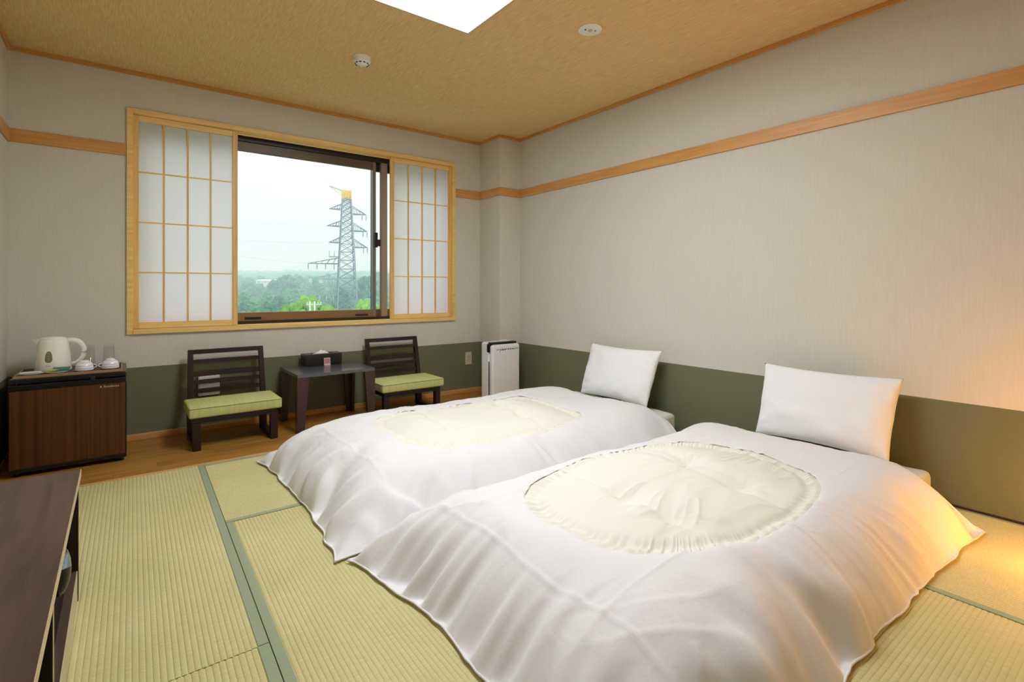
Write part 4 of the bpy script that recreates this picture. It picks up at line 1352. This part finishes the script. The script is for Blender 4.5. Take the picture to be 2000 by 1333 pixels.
while d < 380 and n_t < 285:
    step = 6.6 + d * 0.013
    lat = -0.66 * d + (step / 2 if rowk % 2 else 0)
    while lat < -0.13 * d and n_t < 285:
        dd, ll = d + rt.uniform(-4, 4), lat + rt.uniform(-3, 3)
        s = rt.uniform(3.4, 5.2)
        hit = any(abs(dd - a_) < 14 and abs(ll - b_) < c_ for a_, b_, c_ in ((300, -144.3, 10), (290, -112.3, 7), (130, -41.9, 9)))
        hit = hit or any(math.hypot(dd - a_, ll - b_) < 0.92 * (s + c_) for a_, b_, c_ in TREES)
        if not hit:
            kp = rt.randrange(5)
            tree(dd, ll, s, protos[kp], 'pointed green tree in the hazy forest beyond the window' if kp in (1, 3) else 'round-topped green tree in the hazy forest beyond the window', 'pointed forest trees beyond the window' if kp in (1, 3) else 'round forest trees beyond the window', rt.uniform(0.9, 1.25) if dd > 140 else 0.95)
            n_t += 1
        lat += step
    d += step * 1.15
    rowk += 1
# far canopy, too far to pick trees apart
V, F_ = [], []
ND, NL = 70, 220
for i in range(ND + 1):
    d = 400 + 330 * i / ND
    for j in range(NL + 1):
        lat = (-0.95 + 1.15 * j / NL) * d
        p = out_pt(d, lat)
        bl = abs(float(vnoise(d * 0.11, lat * 0.11, 221))) * 5.0 + abs(float(vnoise(d * 0.3, lat * 0.3, 222))) * 2.4
        V.append((p.x, p.y, p.z + 6.5 + bl))
for i in range(ND):
    for j in range(NL):
        a = i * (NL + 1) + j
        F_.append((a, a + 1, a + NL + 2, a + NL + 1))
tag(np_mesh('far_forest', V, F_, MT['leaf']), 'far forest canopy on the hill beyond the window', 'forest', kind='stuff')
# hazy mountain slope
V, F_ = [], []
for i in range(13):
    d = 900 + 60 * i
    for j in range(61):
        lat = (-1.0 + 1.3 * j / 60) * d
        hgt = 82 * math.sin(math.pi / 2 * min(1, i / 11)) * (0.72 + 0.28 * math.sin(lat * 0.0032 + 0.9)) + 6 * float(vnoise(lat * 0.01, d * 0.01, 231))
        p = _F * d + _R * lat
        V.append((p.x, p.y, 5 + hgt))
for i in range(12):
    for j in range(60):
        a = i * 61 + j
        F_.append((a, a + 1, a + 62, a + 61))
struct(np_mesh('hills', V, F_, plain('hill_haze_tint', srgb(62, 86, 86), rough=0.95, var=0.2, vscale=0.02)), 'mountain slope fading in the haze')  # blue-grey of distance haze mixed into the slope's base colour

# ---- pylon
PD = 130.0
pc = px_depth(677, 564, PD)
gz = float(ground_z(PD, (677 - CX) / FPX * PD)) - 0.3
py = thing('pylon', 'grey lattice power pylon with a yellow top standing in the forest', 'pylon', (pc.x, pc.y, gz), rz=-YAW + math.radians(24))
MT['steel'] = plain('galvanised_steel', srgb(150, 164, 174), rough=0.5, metal=0.2)
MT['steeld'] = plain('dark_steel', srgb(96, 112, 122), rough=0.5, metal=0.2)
MT['ylw'] = plain('yellow_paint', srgb(255, 208, 0), rough=0.5)
MT['insul'] = plain('pale_insulator', srgb(228, 232, 234), rough=0.3)
def zpx(y): return 1 + (CY - y) * PD / FPX - gz
zk = [0, zpx(640), zpx(610), zpx(500), zpx(388)]
hk = [3.6, 2.9, 2.45, 1.75, 1.0]
def hwid(z): return float(np.interp(z, zk, hk))
ztop = zpx(388)
for sx in (-1, 1):
    for sy in (-1, 1):
        L = bmesh.new()
        for a, b_ in zip(zk, zk[1:]):
            bar_bm((sx * hwid(a), sy * hwid(a), a), (sx * hwid(b_), sy * hwid(b_), b_), 0.24, L)
        obj('leg', L, MT['steel'], py)
lv = [0.0]
while lv[-1] < ztop - 0.5:
    lv.append(min(ztop, lv[-1] + hwid(lv[-1]) * 1.15))
for f in range(4):
    Lb = bmesh.new()
    rot = Matrix.Rotation(f * math.pi / 2, 4, 'Z')
    for a, b_ in zip(lv, lv[1:]):
        ha, hb = hwid(a), hwid(b_)
        for (p, q, w_) in (((-ha, -ha, a), (hb, -hb, b_), 0.13), ((ha, -ha, a), (-hb, -hb, b_), 0.13), ((-hb, -hb, b_), (hb, -hb, b_), 0.12)):
            bar_bm(rot @ Vector(p), rot @ Vector(q), w_, Lb)
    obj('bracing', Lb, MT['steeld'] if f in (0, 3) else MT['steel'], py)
def arm(y, side, reach, depth_, mat, drop=0.0, ins=2):
    z = zpx(y); h_ = hwid(z)
    A = bmesh.new()
    tip = Vector((side * (h_ + reach), 0, z - drop))
    for sy in (-1, 1):
        bar_bm((side * h_, sy * h_, z - drop), tip, 0.16, A)
        bar_bm((side * hwid(z + depth_), sy * hwid(z + depth_), z - drop + depth_), tip, 0.12, A)
        n = 5
        for k in range(1, n):
            t_ = k / n
            lo_ = Vector((side * h_, sy * h_, z - drop)).lerp(tip, t_)
            hi_ = Vector((side * h_, sy * h_, z - drop + depth_)).lerp(tip, max(0, t_ - 0.5 / n))
            bar_bm(lo_, hi_, 0.08, A)
            lo2 = Vector((side * h_, -sy * h_, z - drop)).lerp(tip, min(1, t_ + 0.5 / n))
            bar_bm(lo_, lo2, 0.07, A)
    o = obj('cross_arm', A, mat, py)
    for k in range(ins):
        t_ = 1.0 - k * 0.28
        p = Vector((side * h_, 0, z - drop)).lerp(tip, t_)
        obj('insulator', tube_bm([p, p + Vector((0, 0, -0.7)), p + Vector((0, 0, -1.5))], [0.07, 0.11, 0.07], 6), MT['insul'] if mat is MT['steel'] else MT['steeld'], o)
    return tip
tips_l, tips_r = [], []
for y_, rl_, rr_2 in ((412, 3.0, 3.6), (445, 3.3, 3.6), (477, 2.7, 3.5)):
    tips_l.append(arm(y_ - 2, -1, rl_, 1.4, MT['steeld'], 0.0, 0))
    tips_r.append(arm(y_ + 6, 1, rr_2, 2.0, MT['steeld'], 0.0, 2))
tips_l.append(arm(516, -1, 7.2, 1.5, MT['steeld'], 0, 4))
arm(546, -1, 6.2, 1.6, MT['steel'], 0, 4)
arm(577, -1, 5.8, 1.6, MT['steel'], 0, 4)
pl = bmesh.new()
box_bm(-hwid(zpx(496)) - 2.4, -hwid(zpx(496)), -1.0, 1.0, zpx(503), zpx(503) + 0.15, bm=pl)
for xx in (-2.4, -1.2):
    for yy in (-1.0, 1.0):
        bar_bm((-hwid(zpx(496)) + xx, yy, zpx(503)), (-hwid(zpx(496)) + xx, yy, zpx(491)), 0.08, pl)
obj('platform', pl, MT['steel'], py)
yh = bmesh.new()
z0_, z1_ = ztop - 0.2, zpx(374)
for sx in (-1, 1):
    for sy in (-1, 1):
        bar_bm((sx * 1.0, sy * 1.0, z0_), (sx * 1.0, sy * 1.0, z1_), 0.26, yh)
for f in range(4):
    rot = Matrix.Rotation(f * math.pi / 2, 4, 'Z')
    for k in range(3):
        a = z0_ + (z1_ - z0_) * k / 3; b_ = z0_ + (z1_ - z0_) * (k + 1) / 3
        for (p, q) in (((-1, -1, a), (1, -1, b_)), ((1, -1, a), (-1, -1, b_)), ((-1, -1, b_), (1, -1, b_))):
            bar_bm(rot @ Vector(p), rot @ Vector(q), 0.2, yh)
hd_ = obj('yellow_head', yh, MT['ylw'], py)
jb_ = bmesh.new()
bar_bm((-0.8, 0, z1_), (-4.1, 0, zpx(366)), 0.24, jb_)
bar_bm((-0.8, 0, z0_ + 0.5), (-4.1, 0, zpx(366)), 0.10, jb_)
for k in range(1, 5):
    p = Vector((-0.8, 0, z1_)).lerp(Vector((-4.1, 0, zpx(366))), k / 5)
    q = Vector((-0.8, 0, z0_ + 0.5)).lerp(Vector((-4.1, 0, zpx(366))), k / 5)
    bar_bm(p, q, 0.07, jb_)
obj('jib', jb_, plain('pale_yellow_steel', srgb(206, 190, 120), rough=0.5), hd_)
# wires
Mpy = Matrix.Translation((pc.x, pc.y, gz)) @ Matrix.Rotation(-YAW + math.radians(24), 4, 'Z')
def wire(a, b_, sag, label):
    pts = [a.lerp(b_, k / 24) + Vector((0, 0, -sag * 4 * (k / 24) * (1 - k / 24))) for k in range(25)]
    tag(obj('power_line', tube_bm(pts, 0.011, 5), plain('wire_grey', srgb(120, 126, 130), rough=0.6)), label, 'power line', 'power lines on the pylon')
nm = ['topmost', 'second', 'third', 'lowest']
for k, (tp_, (ex, ey)) in enumerate(zip(tips_l, ((250, 352), (250, 396), (250, 440), (250, 452)))):
    wire(Mpy @ tp_, px_depth(ex, ey, 112), 1.2, nm[k] + ' power line running from the pylon towards the refrigerator side')
for k, tp_ in enumerate(tips_r):
    wire(Mpy @ tp_, px_depth(960, 452 + 28 * k, 150), 1.0, nm[k] + ' power line running from the pylon behind the corner column side')

# ---- pole and buildings
up = thing('utility_pole', 'pair of white utility poles joined by a crossbar in front of the pylon', 'utility pole', out_pt(72, (610 - CX) / FPX * 72), rz=-YAW)
hp_ = px_depth(610, 589, 72).z - up.location.z
for xx in (-0.33, 0.33):
    obj('post', tube_bm([(xx, 0, -0.5), (xx, 0, hp_)], [0.13, 0.10], 8), MT['insul'], up)
obj('crossbar', box_bm(-0.8, 1.3, -0.06, 0.06, hp_ - 0.5, hp_ - 0.36), MT['insul'], up)
for xx in (-0.7, 0.8, 1.2):
    obj('insulator', tube_bm([(xx, 0, hp_ - 0.36), (xx, 0, hp_ - 0.1)], 0.06, 6), MT['insul'], up)
def house(px, py_top, d, w, h, label, roofc):
    p = px_depth(px, py_top, d)
    o = thing('house', label, 'building', (p.x, p.y, p.z - h), rz=-YAW)
    obj('walls', box_bm(-w / 2, w / 2, 0, 7, -6, h * 0.62), plain('white_wall', srgb(232, 234, 234), rough=0.8), o)
    rb = bmesh.new()
    v = [rb.verts.new(q) for q in ((-w / 2 - .5, -.5, h * .62), (w / 2 + .5, -.5, h * .62), (w / 2 + .5, 7.5, h * .62), (-w / 2 - .5, 7.5, h * .62), (-w / 2 + .8, 3.5, h), (w / 2 - .8, 3.5, h))]
    for f in ((0, 1, 5, 4), (2, 3, 4, 5), (1, 2, 5), (3, 0, 4), (3, 2, 1, 0)):
        rb.faces.new([v[i] for i in f])
    bmesh.ops.recalc_face_normals(rb, faces=rb.faces)
    obj('roof', rb, plain('roof', roofc, rough=0.7), o)
    nW = max(2, int(w / 3))
    for k in range(nW):
        x = -w / 2 + (k + 0.5) * w / nW
        obj('window', box_bm(x - 0.5, x + 0.5, -0.05, 0.02, h * 0.15, h * 0.45), plain('far_pane', srgb(130, 150, 160), rough=0.2), o)
house(518, 546, 300, 11.0, 2.2, 'long low white building among the trees', srgb(236, 238, 240))
house(612, 544, 290, 5.0, 2.0, 'small pale house among the trees left of the pylon', srgb(196, 202, 204))

# ---- haze filling the valley
def haze():
    m = bpy.data.materials.new('valley_haze')
    m.use_nodes = True
    t = m.node_tree
    t.nodes.remove(t.nodes['Principled BSDF'])
    vs = t.nodes.new('ShaderNodeVolumeScatter')
    vs.inputs['Color'].default_value = (0.70, 0.90, 1.0, 1)
    vs.inputs['Density'].default_value = HAZE
    t.links.new(vs.outputs[0], t.nodes['Material Output'].inputs['Volume'])
    b = bmesh.new()
    lo = [out_pt(40, -60, -30), out_pt(40, 30, -30), out_pt(1700, 500, -30), out_pt(1700, -1900, -30)]
    hi = [Vector((p.x, p.y, 90)) for p in lo]
    o = obj('haze', hexa_bm(lo, hi), m)
    tag(o, 'pale blue haze hanging over the valley', 'haze', kind='stuff')
HAZE = 0.0030
haze()
